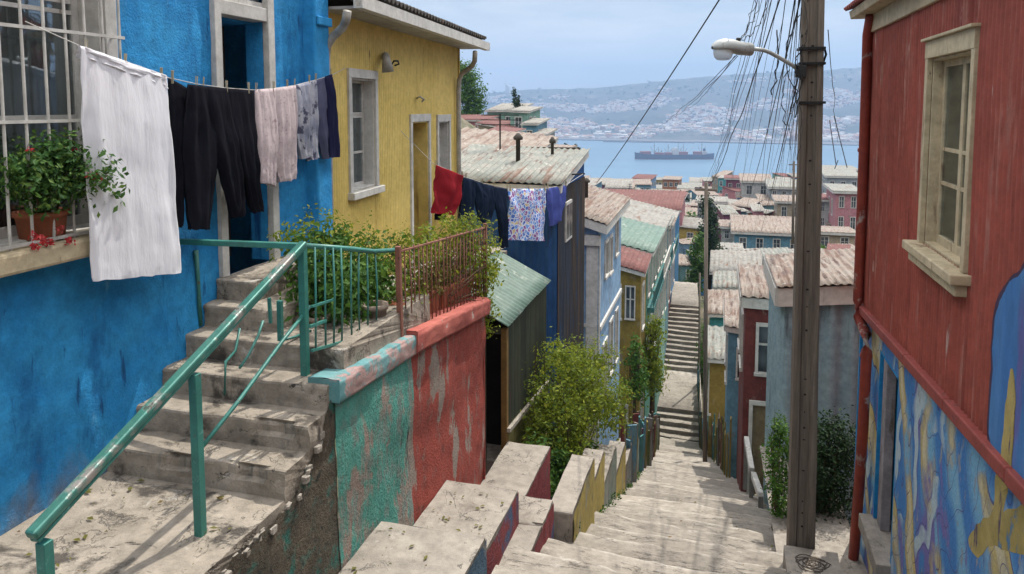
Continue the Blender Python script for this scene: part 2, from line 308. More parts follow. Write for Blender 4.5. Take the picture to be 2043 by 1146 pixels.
def window(root,F,u0,u1,z0,z1,fm,trim=.09,depth=.12,cols=2,bars=(.66,),sill=True,proud=.035,pane=None,sash=.035,room=True,curtain=None,header=0,name='window',mull=.03,frames=True):
    """trim boards round the opening, reveal, sashes with glazing bars, glass, curtain and dim room behind"""
    f=MB()
    if trim:
        f.fbox(F,u0-trim,u0,z0,z1,0,proud); f.fbox(F,u1,u1+trim,z0,z1,0,proud); f.fbox(F,u0-trim,u1+trim,z1,z1+trim+header,0,proud+.004)
    for a,b in ((u0,u0+.02),(u1-.02,u1)): f.fbox(F,a,b,z0,z1,-depth-.05,-.001)
    f.fbox(F,u0+.02,u1-.02,z1-.02,z1,-depth-.05,-.001); f.fbox(F,u0+.02,u1-.02,z0,z0+.02,-depth-.05,-.001)
    w=f.build(name,fm,root,bevel=.004 if trim else 0)
    s=MB(); n0,n1=-depth-.035,-depth
    a,b,c,d=u0+.021,u1-.021,z0+.021,z1-.021
    s.fbox(F,a,a+sash,c,d,n0,n1); s.fbox(F,b-sash,b,c,d,n0,n1); s.fbox(F,a+sash,b-sash,c,c+sash*1.3,n0,n1); s.fbox(F,a+sash,b-sash,d-sash,d,n0,n1)
    for k in range(1,cols):
        uu=lerp(a,b,k/cols); s.fbox(F,uu-mull,uu+mull,c+sash*1.3,d-sash,n0+.003,n1-.003)
    for t in bars:
        zz=lerp(c,d,t); s.fbox(F,a+sash,b-sash,zz-.014,zz+.014,n0+.006,n1-.006)
    s.build('sash',fm,w)
    MB().fbox(F,a+.01,b-.01,c+.01,d-.01,-depth-.02,-depth-.016).build('pane',pane or m_glass,w)
    if curtain:
        g=MB().grid(lambda x,y:F.pt(lerp(a,b,x),lerp(c,d,y),-depth-.11+.018*math.sin(x*60+math.sin(y*3+x*9))),80,4); g.build('curtain',curtain,w,smooth=True)
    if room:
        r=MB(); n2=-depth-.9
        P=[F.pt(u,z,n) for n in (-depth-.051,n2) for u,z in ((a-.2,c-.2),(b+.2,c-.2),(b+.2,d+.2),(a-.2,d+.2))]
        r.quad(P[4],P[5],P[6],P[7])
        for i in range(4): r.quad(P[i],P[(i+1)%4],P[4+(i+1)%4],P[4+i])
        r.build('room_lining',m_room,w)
    if sill:
        MB().fbox(F,u0-trim-.04,u1+trim+.04,z0-.085,z0-.002,-depth,proud+.06).build('sill',fm,w,bevel=.006)
    return w
def catmull(a,b,c,d,t):
    return .5*((2*b)+(c-a)*t+(2*a-5*b+4*c-d)*t*t+(3*b-a-3*c+d)*t**3)
def garment(F,secs,thick=.03,folds=5,famp=.012,seed=0,n=0,ring=36,sub=7,hollow=False):
    """closed cloth tube: each section is (x left, y left, x right, y right) in photo pixels put on the plane of frame F"""
    S=[]
    for xl,yl,xr,yr in secs:
        S.append((F.pt(*F.px(xl,yl,n),n),F.pt(*F.px(xr,yr,n),n)))
    rows=[]; m=len(S)
    for k in range(m-1):
        for t in range(sub):
            q=[]
            for e in (0,1): q.append(catmull(S[max(k-1,0)][e],S[k][e],S[k+1][e],S[min(k+2,m-1)][e],t/sub))
            rows.append(q)
    rows.append(list(S[-1])); mb=MB(); nr=len(rows); N=Vector((F.N.x,F.N.y,0))
    for j,(L,Rr) in enumerate(rows):
        v=j/(nr-1); th=thick*(.25+.75*min(1,v*3))
        for i in range(ring):
            a=2*math.pi*i/ring; x=.5-.5*math.cos(a); s=math.sin(a)
            p=L.lerp(Rr,x)
            f=famp*min(1,.3+v*2.)*(.75*math.sin(x*folds*6.28+seed+1.6*fbm((v*1.5,seed,x*2),2)*2)+1.3*fbm((x*folds*1.6+seed*7,v*1.6,seed),4)+.5*fbm((x*6+v*9,v*7-x*3,seed*5),3))
            e=.02*fbm((x*5+seed,v*6,seed*3.1),3)
            mb.v.append(p+N*(s*th*(1+.25*fbm((v*5,s,seed),2))+f+.008*math.sin(v*2.6+seed))+Vector((0,0,e*v*.6))+(Rr-L)*(.016*fbm((v*9,seed*2.3,i/ring),2)))
        if j:
            for i in range(ring): mb.f.append(((j-1)*ring+i,(j-1)*ring+(i+1)%ring,j*ring+(i+1)%ring,j*ring+i))
    mb.f.append(tuple(range(ring)))
    return mb
def merge(a,b):
    o=len(a.v); a.v+=b.v; a.f+=[tuple(i+o for i in f) for f in b.f]; return a
def leaves(lobes,n,size,seed,up=.35,mb=None,flat=.5):
    """leaf-sized faces spread through ellipsoid lobes (centre, radii), denser towards the outside"""
    rn=random.Random(seed); mb=mb or MB(); wt=[l[1][0]*l[1][2]+l[1][1]*l[1][2] for l in lobes]
    cl=[]
    for c,r in rn.choices(lobes,weights=wt,k=max(1,n//15)):
        d=Vector((rn.gauss(0,1),rn.gauss(0,1),rn.gauss(0,1))).normalized(); q=rn.random()**.45
        q*=.78+.42*fbm((d.x*2.2+c[0],d.y*2.2+c[1],d.z*2.2+c[2]+seed),3)+.25
        cl.append((Vector((c[0]+d.x*r[0]*q,c[1]+d.y*r[1]*q,c[2]+d.z*r[2]*q)),d,.17*min(r)*rn.uniform(.5,1.4)+size*.8,rn.uniform(.7,1.3)))
    for k in range(n):
        c,d,sp,sz=rn.choice(cl); p=c+Vector((rn.gauss(0,sp),rn.gauss(0,sp),rn.gauss(0,sp)))
        nrm=(d+Vector((rn.gauss(0,.6),rn.gauss(0,.6),rn.gauss(0,.6)+up))).normalized()
        t=nrm.cross(Vector((rn.gauss(0,1),rn.gauss(0,1),rn.gauss(0,1)))).normalized(); b=nrm.cross(t); s=size*sz*rn.uniform(.55,1.45)
        mb.quad(p-t*s,p-b*s*flat+nrm*s*.12,p+t*s,p+b*s*flat+nrm*s*.12)
    return mb
def twigs(base,lobes,n,r,seed,mb=None):
    rn=random.Random(seed); mb=mb or MB()
    for k in range(n):
        c,rd=rn.choice(lobes); e=Vector((c[0]+rn.uniform(-.8,.8)*rd[0],c[1]+rn.uniform(-.8,.8)*rd[1],c[2]+rn.uniform(-.5,.95)*rd[2]))
        b=Vector(base)+Vector((rn.uniform(-.06,.06),rn.uniform(-.06,.06),0)); m=b.lerp(e,.5)+Vector((rn.uniform(-.1,.1),rn.uniform(-.1,.1),.06))*(e-b).length
        mb.tube([b,b.lerp(m,.6),m,m.lerp(e,.6),e],[r,r*.8,r*.6,r*.45,r*.2],5)
    return mb
def leaf_plain(p,t,b,s): pass
# ---------------- ground ----------------
def s_left(y): return interp(y,[(0,-1.1),(7,-1.56),(14,-1.62),(20,-1.78),(28,-2.2),(35,-2.6),(44,-3.0),(51,-2.75),(57,-3.0)])
def s_right(y): return interp(y,[(0,.75),(7.3,.75),(9,.92),(13,1.0),(15.8,.62),(16.4,.46),(20,.28),(24,.08),(28,-.18),(35,-.68),(44,-1.1),(51,-1.42),(57,-1.7)])
steps=[]      # (y, z where the tread starts, z where it ends): broad sloping treads with low risers
y,z=-3.,-.35
while y<34.7:
    t=interp(y,[(5,.62),(8,.78),(12,1.0),(18,1.35),(30,1.6)]); d=t*.415; rs=min(.16,d*.6); steps.append((y,z,z-d+rs)); y+=t; z-=d
ylow,zlow=y,z
for k in range(1,6): steps.append((ylow+.1+k*.5,zlow+k*.165,zlow+k*.165))
yl1,zl1=ylow+3.4,zlow+5*.165
for k in range(14): steps.append((44.0+k*.5,zl1+.02+(k+1)*.155,zl1+.02+(k+1)*.155))
ztop=steps[-1][1]; ytop=steps[-1][0]
def street():
    """every step is its own strip of tread and riser; 'wear' runs from dirt at the back of the tread to the rubbed nose"""
    mb=MB(); nx=26; wear=[]
    st=steps+[(57.5,ztop,ztop)]; T=(0,.06,.2,.45,.7,.88,.96,1)
    for i in range(len(st)-1):
        (y0,z0,ze),(y1,z1,_)=st[i],st[i+1]; tt=T if y0<22 else (0,.1,.9,1); rows=[]
        for j,t in enumerate(tt+(2,)):
            yy=lerp(y0,y1,min(t,1)); row=[]; dn=(z1-ze) if t==2 and z1<ze else 0
            for a in range(nx+1):
                x=lerp(s_left(yy)-.25,s_right(yy)+.25,a/nx); tn=min(t,1)
                e=(.035*fbm((x*1.7,y1*.9,i),3)+.016*fbm((x*7,y1*5,i),2))*tn+(.035*fbm((x*1.7,y0*.9,i-1),3)+.016*fbm((x*7,y0*5,i-1),2))*(1-tn)
                chip=max(0,fbm((x*2.6,i*3.1,5),3)-.2)*.10 if t in(.96,1) else 0
                row.append(Vector((x,yy-.055*(x+.3)+e,lerp(z0,ze,tn)+.013*fbm((x*2,yy*2,3),3)-.018*tn+dn*1.15-chip-(.008 if t==1 else 0)+.05*fbm((i*1.7,3,x*.5),2))))
            rows.append(row)
            wear+=[0. if t==2 else t]*(nx+1)
        i0=len(mb.v); w=nx+1
        for r in rows: mb.v+=r
        for j in range(len(rows)-1):
            for a in range(nx): mb.f.append((i0+j*w+a,i0+j*w+a+1,i0+(j+1)*w+a+1,i0+(j+1)*w+a))
        if z1>z0:
            i0=len(mb.v); n=14 and nx
            for zz in (z0-.03,z1+.01):
                for a in range(nx+1):
                    x=lerp(s_left(y1)-.25,s_right(y1)+.25,a/nx); mb.v.append(Vector((x,y1-.055*(x+.3)+.02*fbm((x*2,i,1),3),zz))); wear.append(.0)
            for a in range(nx): mb.f.append((i0+a,i0+a+1,i0+w+a+1,i0+w+a))
    return mb,wear
mb,wear=street(); so=mb.build('street_stairs',m_street,recalc=False)
at_=so.data.attributes.new('wear','FLOAT','POINT'); at_.data.foreach_set('value',wear); structure(so)
def wearmat(m):
    t=m.node_tree; b=next(n for n in t.nodes if n.type=='BSDF_PRINCIPLED'); l=b.inputs['Base Color'].links[0].from_socket
    k=NT.__new__(NT); k.t=t; k.tc=next(n for n in t.nodes if n.type=='TEX_COORD')
    at=k.n('Attribute',attribute_name='wear').outputs['Fac']; rnd=k.n('NewGeometry').outputs['Random Per Island']
    nz=k.noise(6,5,.65,(1,1,1))
    dirt=k.math('MULTIPLY',k.mr(k.math('ADD',at,k.math('MULTIPLY',k.math('SUBTRACT',nz,.5),.5)),.02,.30,.8,0.),k.mr(k.noise(1.1,3),.35,.55,.35,1.))
    c=k.mix(dirt,l,(.10,.085,.07)); v=k.mr(rnd,0,1,.80,1.12)
    c=k.mix(1.,c,k.n('CombineXYZ',{0:v,1:v,2:v}).outputs[0],'MULTIPLY')
    c=k.mix(k.math('MULTIPLY',k.mr(at,.86,.95),k.mr(nz,.42,.6,0.,.55)),c,(.50,.46,.40)); t.links.new(c,b.inputs['Base Color'])
wearmat(m_street)
def street_z(y):
    z=steps[0][1]
    for i,(a,b,c) in enumerate(steps):
        if a<=y:
            n=steps[i+1][0] if i+1<len(steps) else 57.5; z=lerp(b,c,min(1,(y-a)/(n-a)))
    return z
def ground_z(x,y):
    s=interp(y,[(-40,4),(-3,-1.2),(7,-5.2),(34.7,-16.8),(44,-16.8),(51,-14.7),(57,-14.6),(75,-19),(100,-24.5),(220,-27),(300,-34),(700,-105),(950,-126)])
    if x<-4: s+=min(14,(-4-x)*.85)*interp(y,[(14,0),(24,.4),(36,1),(70,1),(110,.5),(200,0)])
    if x>6: s+=min(9,(x-6)*.10)*interp(y,[(60,0),(100,.8),(230,1),(300,.5),(420,0)])
    return s+.25*fbm((x*.15,y*.15,0),3)*interp(y,[(0,.2),(40,.6),(100,2.5),(300,6)])
gx=[-420,-300,-200,-140,-100,-75,-55,-42,-32,-25,-20,-16,-13,-10,-8,-6.5,-5,-4,-3,-2,-1,0,1,2,3,4,5,6.5,8,10,13,16,20,25,32,42,55,75,100,140,200,300,420]
gy=[-40,-30,-20,-12,-6,-3,0,3,7,10,14,18,22,26,30,34,37,40,44,47,51,54,57,60,65,70,75,82,90,100,112,125,140,160,180,200,220,245,270,300,350,420,520,640,780,950]
g=MB(); W=len(gx)
for yy in gy:
    for xx in gx: g.v.append(Vector((xx,yy,ground_z(xx,yy))))
for j in range(len(gy)-1):
    for i in range(W-1): g.f.append((j*W+i,j*W+i+1,(j+1)*W+i+1,(j+1)*W+i))
m_ground=peel('hillside_earth',(.16,.13,.085),(.10,.10,.05),[((.05,.07,.025),.5,.62,.35,ONE),((.30,.26,.2),.58,.68,.9,ONE)],s=.4,bs=3,bd=.2,grime=.4)
structure(g.build('hillside_ground',m_ground,smooth=True))
# ---------------- blue house ----------------
FL=Fr((-4.05,-3.),(-4.05,7.1))
bh=thing('blue_house','bright blue plastered house with a barred window and a narrow white framed doorway','house',(-4.05,2,-2.5))
wu1,_=FL.px(203,60); wu0=wu1-1.55; wz0=FL.px(90,478)[1]; wz1=1.25
du0,_=FL.px(436,120); du1,_=FL.px(529,120); dz1=FL.px(480,36)[1]; dz0=-1.45
tz0=dz1+.12; tz1=tz0+.42
def bdisp(u,z): return .022*fbm((u*1.1,z*1.1,2),4)+(.05*max(0,(-1.0-z))*.35)
wall(FL,0,FL.L,-3.4,3.2,[(wu0,wu1,wz0,wz1),(du0,du1,dz0,dz1),(du0,du1,tz0,tz1)],du=.06,dz=.06,disp=bdisp).build('wall',m_blue,bh,smooth=True)
b=MB(); b.box(-9,-4.16,-3,7.08,3.21,3.3); b.box(-9,-8.9,-3,7.08,-3.4,3.2); b.box(-8.9,-4.06,-3,-2.9,-3.4,3.2); b.box(-8.9,-4.12,7.0,7.09,-3.4,3.2); b.build('side_walls',m_blue,bh)
pu0=FL.px(611,300)[0]; pu1=FL.px(640,300)[0]
MB().fbox(FL,pu0,pu1,-2.6,3.2,-.05,.13).build('pilaster',m_blueup,bh,bevel=.02)
MB().fbox(FL,pu0+.02,pu1+.015,FL.px(625,42)[1]-.06,FL.px(625,42)[1]+.03,.131,.16).build('pilaster_cap',m_blueup,bh,bevel=.012)
w=window(bh,FL,wu0,wu1,wz0,wz1,m_white,trim=.10,depth=.17,cols=2,bars=(.36,.70,.735,.77),sill=False,curtain=m_curt,sash=.05,mull=.035)
sl=MB(); sl.fbox(FL,wu0-.2,wu1+.16,wz0-.13,wz0-.003,-.17,.20); sl.build('sill',m_cream,w,bevel=.02)
gr=MB(); 
for i in range(12):
    uu=lerp(wu0-.06,wu1+.03,i/11); gr.tube([FL.pt(uu,wz0-.02,.115),FL.pt(uu+.006*math.sin(i*5),.1,.12),FL.pt(uu,wz1+.04,.115)],.0095,8)
for zz in (wz0+.02,FL.px(60,242)[1],FL.px(60,60)[1],wz1+.02):
    gr.beam(FL.pt(wu0-.1,zz,.125),FL.pt(wu1+.06,zz,.125),.012,.02)
    for uu in (wu0-.08,wu1+.04): gr.beam(FL.pt(uu,zz,0.02),FL.pt(uu,zz,.125),.014,.014)
gr.build('grille',m_white,w,smooth=False)
# doorway
d=MB(); t=.10
d.fbox(FL,du0-t*.9,du0,dz0,tz1+.1,-.02,.045); d.fbox(FL,du1,du1+t,dz0,tz1+.1,-.02,.045); d.fbox(FL,du0,du1,dz1,tz0,-.12,.035); d.fbox(FL,du0,du1,tz1,tz1+.1,-.02,.05)
df=d.build('door_frame',m_white,bh,bevel=.006)
rv=MB(); rv.fbox(FL,du1,du1+.02,dz0,dz1,-.20,-.021); rv.fbox(FL,du0-.02,du0,dz0,dz1,-.5,-.021); rv.fbox(FL,du0,du1,dz1-.02,dz1-.001,-.5,-.121); rv.build('door_reveal',m_blueup,bh)
MB().fbox(FL,du0,du1,tz0,tz1,-.05,-.045).build('transom_pane',m_glass,bh)
tb=MB(); tb.fbox(FL,(du0+du1)/2-.02,(du0+du1)/2+.02,tz0,tz1,-.04,-.01); tb.fbox(FL,du0,du1,tz0,tz0+.05,-.04,-.012); tb.build('transom_bar',m_white,bh)
lf=MB(); lf.fbox(FL,du0+.005,du0+.30,dz0+.02,dz1-.03,-.34,-.30); dl=lf.build('door',peel('grey_white_door',(.42,.41,.42),(.33,.32,.34),[((.2,.18,.17),.58,.66,6,VS)],grime=.35),bh,bevel=.004)
pn=MB()
for a,b_ in ((.15,.75),(.95,1.75)): pn.fbox(FL,du0+.06,du0+.25,dz0+a,dz0+b_,-.299,-.290)
pn.build('door_panel',m_white,dl,bevel=.004)
lf=MB(); lf.fbox(FL,du0+.31,du1-.01,dz0+.02,dz1-.03,-.46,-.42); lf.build('inner_door',peel('dark_door_wood',(.03,.024,.02),(.045,.035,.03),grime=.3),bh)
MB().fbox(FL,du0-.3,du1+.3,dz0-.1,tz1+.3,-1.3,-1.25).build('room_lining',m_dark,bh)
# ---------------- landing and house stairs ----------------
def slab(name,x0,x1,y0,y1,z0,z1,mat,seed,rag=.03,nx=30,ny=14,nz=5,xr=None):
    """worn step: top, front riser and right side as one crumbling surface"""
    mb=MB()
    def jit(p,k=1.): return Vector((p.x+rag*.5*k*fbm((p.y*4+seed,p.z*6,seed),3),p.y+rag*.55*k*fbm((p.x*4+seed,p.z*6,seed*2),4)-.0,p.z+.007*fbm((p.x*3,p.y*3,seed),3)))
    r=.022
    prof=[(0,z0)]+[(0,lerp(z0,z1-r,k/nz)) for k in range(1,nz+1)]+[(r*.3,z1-r*.3)]+[(lerp(r,y1-y0,k/ny),z1) for k in range(ny+1)]
    i0=0
    for a in range(nx+1):
        x=lerp(x0,x1,a/nx)
        chip=max(0,fbm((x*3.3+seed*3,seed,1),4)-.22)*.16
        for k,(dy,zz) in enumerate(prof):
            e=chip if (nz-1<=k<=nz+2) else 0
            mb.v.append(jit(Vector((x,y0+dy+e*.8,zz-e*.5))))
    w=len(prof)
    for a in range(nx):
        for k in range(w-1): mb.f.append((a*w+k,(a+1)*w+k,(a+1)*w+k+1,a*w+k+1))
    # right side
    e=[nx*w+k for k in range(w)]; c=len(mb.v); mb.v.append(Vector((x1,y1,z0))); 
    for k in range(w-1): mb.f.append((c,e[k],e[k+1]))
    e=list(range(w)); c=len(mb.v); mb.v.append(Vector((x0,y1,z0)))
    for k in range(w-1): mb.f.append((c,e[k+1],e[k]))
    return mb
hs=MB()
for i,(x0,x1,y0,y1,z0,z1) in enumerate([(-4.04,-2.635,-2.5,4.3,-2.75,-2.52),(-4.04,-2.64,4.06,4.6,-2.56,-2.335),(-4.04,-2.63,4.34,4.9,-2.4,-2.155),(-4.04,-2.63,4.60,5.2,-2.2,-1.975),(-4.04,-2.65,4.88,6.6,-2.05,-1.80)]):
    merge(hs,slab('s',x0,x1,y0,y1,z0,z1,None,i*3.3+1,.03 if i else .02,nx=44,ny=20 if i else 60))
merge(hs,slab('s',-4.04,-3.36,5.12,6.5,-1.85,-1.62,None,21,.03))
merge(hs,slab('s',-4.04,-3.66,5.30,6.3,-1.7,-1.45,None,23,.03))
structure(hs.build('house_stairs',m_stepc,recalc=False))
# ---------------- retaining wall ----------------
rw=thing('retaining_wall','tall retaining wall painted in bare grey, worn teal and worn red sections beside the stairs','wall',(-2.6,5.5,-4))
FR=Fr((-2.6,0.),(-2.6,10.))
def rdisp(u,z): return .03*fbm((u*1.4,z*1.4,7),4)
def dtop(u): return .05*fbm((u*9,2,5),4)-.02+interp(u,[(2.4,-2.56),(3.3,-2.55),(4.08,-2.53),(4.36,-2.36),(4.46,-2.30),(4.60,-2.12),(4.66,-2.02)])
uT0=FR.px(671,800)[0]; uT1=FR.px(821,800)[0]; uR1=FR.px(967,800)[0]
wall(FR,-2,uT0,-5.6,dtop,du=.05,dz=.06,disp=rdisp).build('grey_wall_section',m_darkpl,rw,smooth=True)
tp=MB(); rn=random.Random(19)
for k in range(46):
    u=rn.uniform(2.9,4.62); r_=rn.uniform(.010,.034); z=dtop(u)+rn.uniform(-.045,-.004); n_=rn.uniform(-.05,.012)
    i=len(tp.v); c=FR.pt(u,z,n_); q=[c+Vector((rn.uniform(.5,1)*r_*sx*.7,rn.uniform(.6,1.2)*r_*sy,rn.uniform(.4,.9)*r_*sz)) for sz in(-1,1) for sx,sy in((-1,-1),(1,-1),(1,1),(-1,1))]
    tp.hexa(q[:4],q[4:])
tag(tp.build('broken_edge',m_conc,rw,bevel=.006),None,kind='stuff')
zt=lambda u: lerp(-1.93,-2.02,(u-4.62)/1.3)
zr=lambda u: lerp(-1.98,-2.22,(u-5.9)/2.2)
wall(FR,uT0,uT1,-5.6,lambda u:zt(u)-.13,du=.05,dz=.06,disp=rdisp,n=.006).build('teal_wall_section',m_teal,rw,smooth=True)
wall(FR,uT1,uR1,-6,lambda u:zr(u)-.17,du=.05,dz=.06,disp=rdisp,n=-.004).build('red_wall_section',m_redpl,rw,smooth=True)
b=MB(); b.hexa([FR.pt(uR1,-6,-.45),FR.pt(uR1,-6,.0),FR.pt(uR1+.02,-6,.0),FR.pt(uR1+.02,-6,-.45)],[FR.pt(uR1,-2.38,-.45),FR.pt(uR1,-2.38,.0),FR.pt(uR1+.02,-2.38,.0),FR.pt(uR1+.02,-2.38,-.45)]); b.build('wall_end',m_redpl,rw)
def coping(u0,u1,zf,h,n0,n1,mat,seed):
    def fn(a,b):
        u=lerp(u0,u1,a); e=.014*fbm((u*4,b*3,seed),4)
        pr=[(n0,zf(u)-h),(n0,zf(u)-.01),(lerp(n0,n1,.5),zf(u)),(n1-.02,zf(u)),(n1,zf(u)-.025),(n1,zf(u)-h*.6),(n1-.005,zf(u)-h),(-.05,zf(u)-h)]
        k=b*7; i=min(6,int(k)); f=k-i; nn=lerp(pr[i][0],pr[i+1][0],f); zz=lerp(pr[i][1],pr[i+1][1],f)
        return FR.pt(u,zz+e,nn+e)
    mb=MB().grid(fn,50,28)
    for uu in (u0,u1): mb.quad(FR.pt(uu,zf(uu),n0),FR.pt(uu,zf(uu),n1),FR.pt(uu,zf(uu)-h,n1),FR.pt(uu,zf(uu)-h,n0))
    return mb.build('coping',mat,rw,smooth=True)
coping(uT0-.04,uT1+.005,zt,.17,-.20,.05,m_copt,1); coping(uT1+.01,uR1+.02,zr,.19,-.34,.065,m_copr,2)
# terrace floor behind the wall
structure(MB().grid(lambda a,b:(lerp(-4.38,-2.85-.75*max(0,min(1,(b-.40)*30)),a),lerp(5.25,12.6,b),lerp(-1.98,-2.5,b)+.02*fbm((a*5,b*20,1),3)),14,50).build('terrace_floor',m_conc))
structure(MB().box(-4.3,-3.62,8.2,12.7,-7.5,-2.58).build('terrace_base',m_conc))
# ---------------- green railing ----------------
rl=thing('stair_railing','worn green iron railing running up the concrete steps to a tall corner post','railing',(-2.9,3.6,-2.52))
FP=Fr((-2.9,0.),(-2.9,10.))
def rp(x,y,n=0): return FP.pt(*FP.px(x,y,n),n)
pA=rp(603,490); pB=rp(388,742); pE=rp(68,1066); pE.z+=0
for top,bot,ww in ((pA,None,.055),(pB,None,.055),(rp(88,1075),None,.055)):
    zb={0:-1.99}.get(0)
    base=-1.99 if top is pA else -2.53
    MB().beam((top.x,top.y,base-.03),(top.x,top.y,top.z-.012),.052,.052).build('post',m_green,rl,bevel=.004)
MB().beam(pE+Vector((0,-.02,.0)),pA+Vector((0,.02,.012)),.062,.045).build('handrail',m_gtop,rl,bevel=.012)
MB().beam(pE+Vector((0,0,-.032)),pA+Vector((0,.0,-.022)),.05,.018).build('handrail_flange',m_green,rl,bevel=.004)
c0=rp(405,890); c1=rp(618,612)
MB().tube([c0,c0.lerp(c1,.3)+Vector((0,0,-.01)),c0.lerp(c1,.7)+Vector((0,0,.008)),c1],.0135,8).build('lower_rail',m_green,rl,smooth=True)
q=FL.pt(*FL.px(358,482))
MB().beam(q,pA+Vector((0,0,-.005)),.05,.042).build('cross_rail',m_green,rl,bevel=.005)
FB=Fr((-2.78,0.),(-2.74,10.))
def fb(x,y): return FB.pt(*FB.px(x,y))
e0=fb(795,499)
MB().tube([pA,pA.lerp(fb(700,497),1),fb(745,502),e0],.02,8).build('terrace_rail',m_green,rl,smooth=True)
rn=random.Random(4)
for i,x in enumerate((628,648,664,680,700,716,732,748)):
    yb=690-(x-628)*.25 if i<6 else 655
    a=fb(x,493+ (x-605)*.03); b2=fb(x+2,695-(x-628)*.22)
    MB().tube([a,a.lerp(b2,.5)+Vector((.01*rn.gauss(0,1),.012*rn.gauss(0,1),0)),b2],.0075,6).build('baluster',m_green,rl,smooth=True)
MB().beam(fb(622,612),fb(668,597),.016,.016).build('brace',m_green,rl); MB().beam(fb(618,652),fb(650,640),.02,.02).build('brace',m_green,rl); MB().beam(fb(622,700),fb(760,660),.018,.018).build('bottom_rail',m_green,rl)
# two bent stub bars on the steps
FS=Fr((-3.12,0.),(-3.12,10.))
def fs(x,y): return FS.pt(*FS.px(x,y))
MB().beam(fs(558,600),fs(560,680),.036,.036).build('stub_post',m_green,rl,bevel=.003); MB().beam(fs(537,595),fs(540,645),.02,.02).build('stub_post',m_green,rl)
for pts in ([(525,640),(515,670),(495,710),(478,735)],[(478,655),(470,700),(450,722),(448,790)],[(560,680),(590,672),(620,660)]):
    MB().tube([fs(*p) for p in pts],.010,6).build('bent_bar',m_green,rl,smooth=True)
# old conduit on the blue wall
tag(MB().tube([FL.pt(*FL.px(391,500,.02),.02),FL.pt(*FL.px(396,570,.02),.02),FL.pt(*FL.px(400,650,.02),.02)],[.02,.014,.018],6).build('wall_conduit',m_green,smooth=True),'short rusty green conduit fixed on the blue wall beside the steps','conduit')
# ---------------- red iron fence on the coping ----------------
fe=thing('iron_fence','rusty reddish iron fence of thin bars standing on the red coping','fence',tuple(FR.pt(7,-2.1,-.05)))
FI=Fr((-2.66,0.),(-2.66,10.))
def fi(x,y): return FI.pt(*FI.px(x,y))
tl,tr,bl,br=fi(797,502),fi(966,455),fi(802,664),fi(966,592)
for i in range(24):
    t=i/23; a=bl.lerp(br,t); b2=tl.lerp(tr,t); h=.02+.015*math.sin(i*2.3)
    MB().tube([a+Vector((0,0,-.07)),a.lerp(b2,.5)+Vector((.008*math.sin(i*4),.008*math.sin(i*7),0)),b2+Vector((0,0,h))],.007,6).build('fence_bar',m_rustiron,fe,smooth=True)
MB().beam(tl,tr,.024,.014).build('top_rail',m_rustiron,fe); MB().beam(bl,br,.02,.014).build('bottom_rail',m_rustiron,fe)
for k,(p,q2) in enumerate(((bl,tl),(br,tr))):
    MB().beam(p+Vector((-.0,-.03 if k==0 else .03,-.1)),q2+Vector((0,-.03 if k==0 else .03,.05)),.045,.045).build('fence_post',m_rustiron,fe,bevel=.004)
# ---------------- plants near the blue house ----------------
zs=wz0-.002
pc=FL.pt(FL.px(85,430,-.0)[0],zs,-.01)
fp=thing('flower_pot','wide terracotta pot of leafy green plant on the barred window sill','potted plant',tuple(pc))
MB().lathe(pc,[(.10,0),(.125,.02),(.14,.15),(.155,.155),(.155,.185),(.135,.185),(.125,.15)],28).build('pot',m_terra,fp,smooth=True)
cc=FL.pt(*FL.px(95,345,.08),.08)
lob=[((cc.x,cc.y,cc.z),(.22,.30,.20)),((cc.x+.08,cc.y-.16,cc.z-.03),(.18,.20,.18)),((cc.x+.10,cc.y+.20,cc.z-.04),(.18,.2,.16)),((cc.x+.05,cc.y+.02,cc.z+.12),(.16,.22,.13))]
leaves(lob,4200,.019,5,.5).build('foliage',m_leafp,fp,recalc=False)
twigs((pc.x,pc.y,pc.z+.16),lob,26,.007,6).build('stem',m_stem,fp)
def flower(x,y,n,r,k,sz,seed):
    c=FL.pt(*FL.px(x,y,n),n); leaves([((c.x,c.y,c.z),r)],k,sz,seed,.2).build('red_flowers',m_flower,fp,recalc=False)
for i,(x,y) in enumerate(((75,470),(95,480),(120,472),(140,478),(60,478),(110,492),(80,490))): flower(x,y,.21,(.02,.06,.05),22,.012,i)
flower(186,352,.3,(.05,.05,.05),26,.02,9)
for x,y in ((125,292),(150,300),(60,300)): flower(x,y,.2,(.04,.05,.03),12,.013,9)
# hedge behind the teal railing
def vol(cx_,cy_,cz_,rx,ry,rz): return ((cx_,cy_,cz_),(rx,ry,rz))
hd=thing('terrace_bush','dense leafy green bush growing behind the teal railing of the terrace','bush',(-3.3,6.6,-2.1))
lob=[vol(-3.25,5.75,-1.55,.34,.45,.38),vol(-3.25,6.45,-1.58,.36,.45,.38),vol(-3.0,5.6,-1.68,.2,.3,.25),vol(-3.05,6.2,-1.65,.24,.4,.32),vol(-3.4,5.9,-1.25,.25,.45,.18)]
leaves(lob,6000,.029,11).build('foliage',m_leaf,hd,recalc=False)
leaves([vol(-3.45,5.9,-1.15,.3,.5,.22),vol(-3.3,6.8,-1.35,.3,.35,.2)],800,.02,12).build('young_foliage',m_leafy,hd,recalc=False)
twigs((-3.3,6.3,-2.1),lob,40,.014,13).build('stem',m_stem,hd)
vn=thing('vine_plant','sparse yellow green climbing plant tangled through the rusty iron fence','plant',(-2.9,7.2,-2.1))
lob=[vol(-2.72,8.35,-2.05,.22,.28,.4),vol(-2.62,8.3,-2.45,.12,.18,.3),vol(-2.85,6.6,-1.68,.16,.5,.28),vol(-2.82,7.4,-1.7,.18,.5,.30),vol(-2.8,8.1,-1.65,.24,.4,.42),vol(-2.72,8.55,-1.85,.2,.25,.45),vol(-2.9,7.0,-1.38,.22,.8,.16),vol(-2.85,7.9,-1.38,.22,.5,.18)]
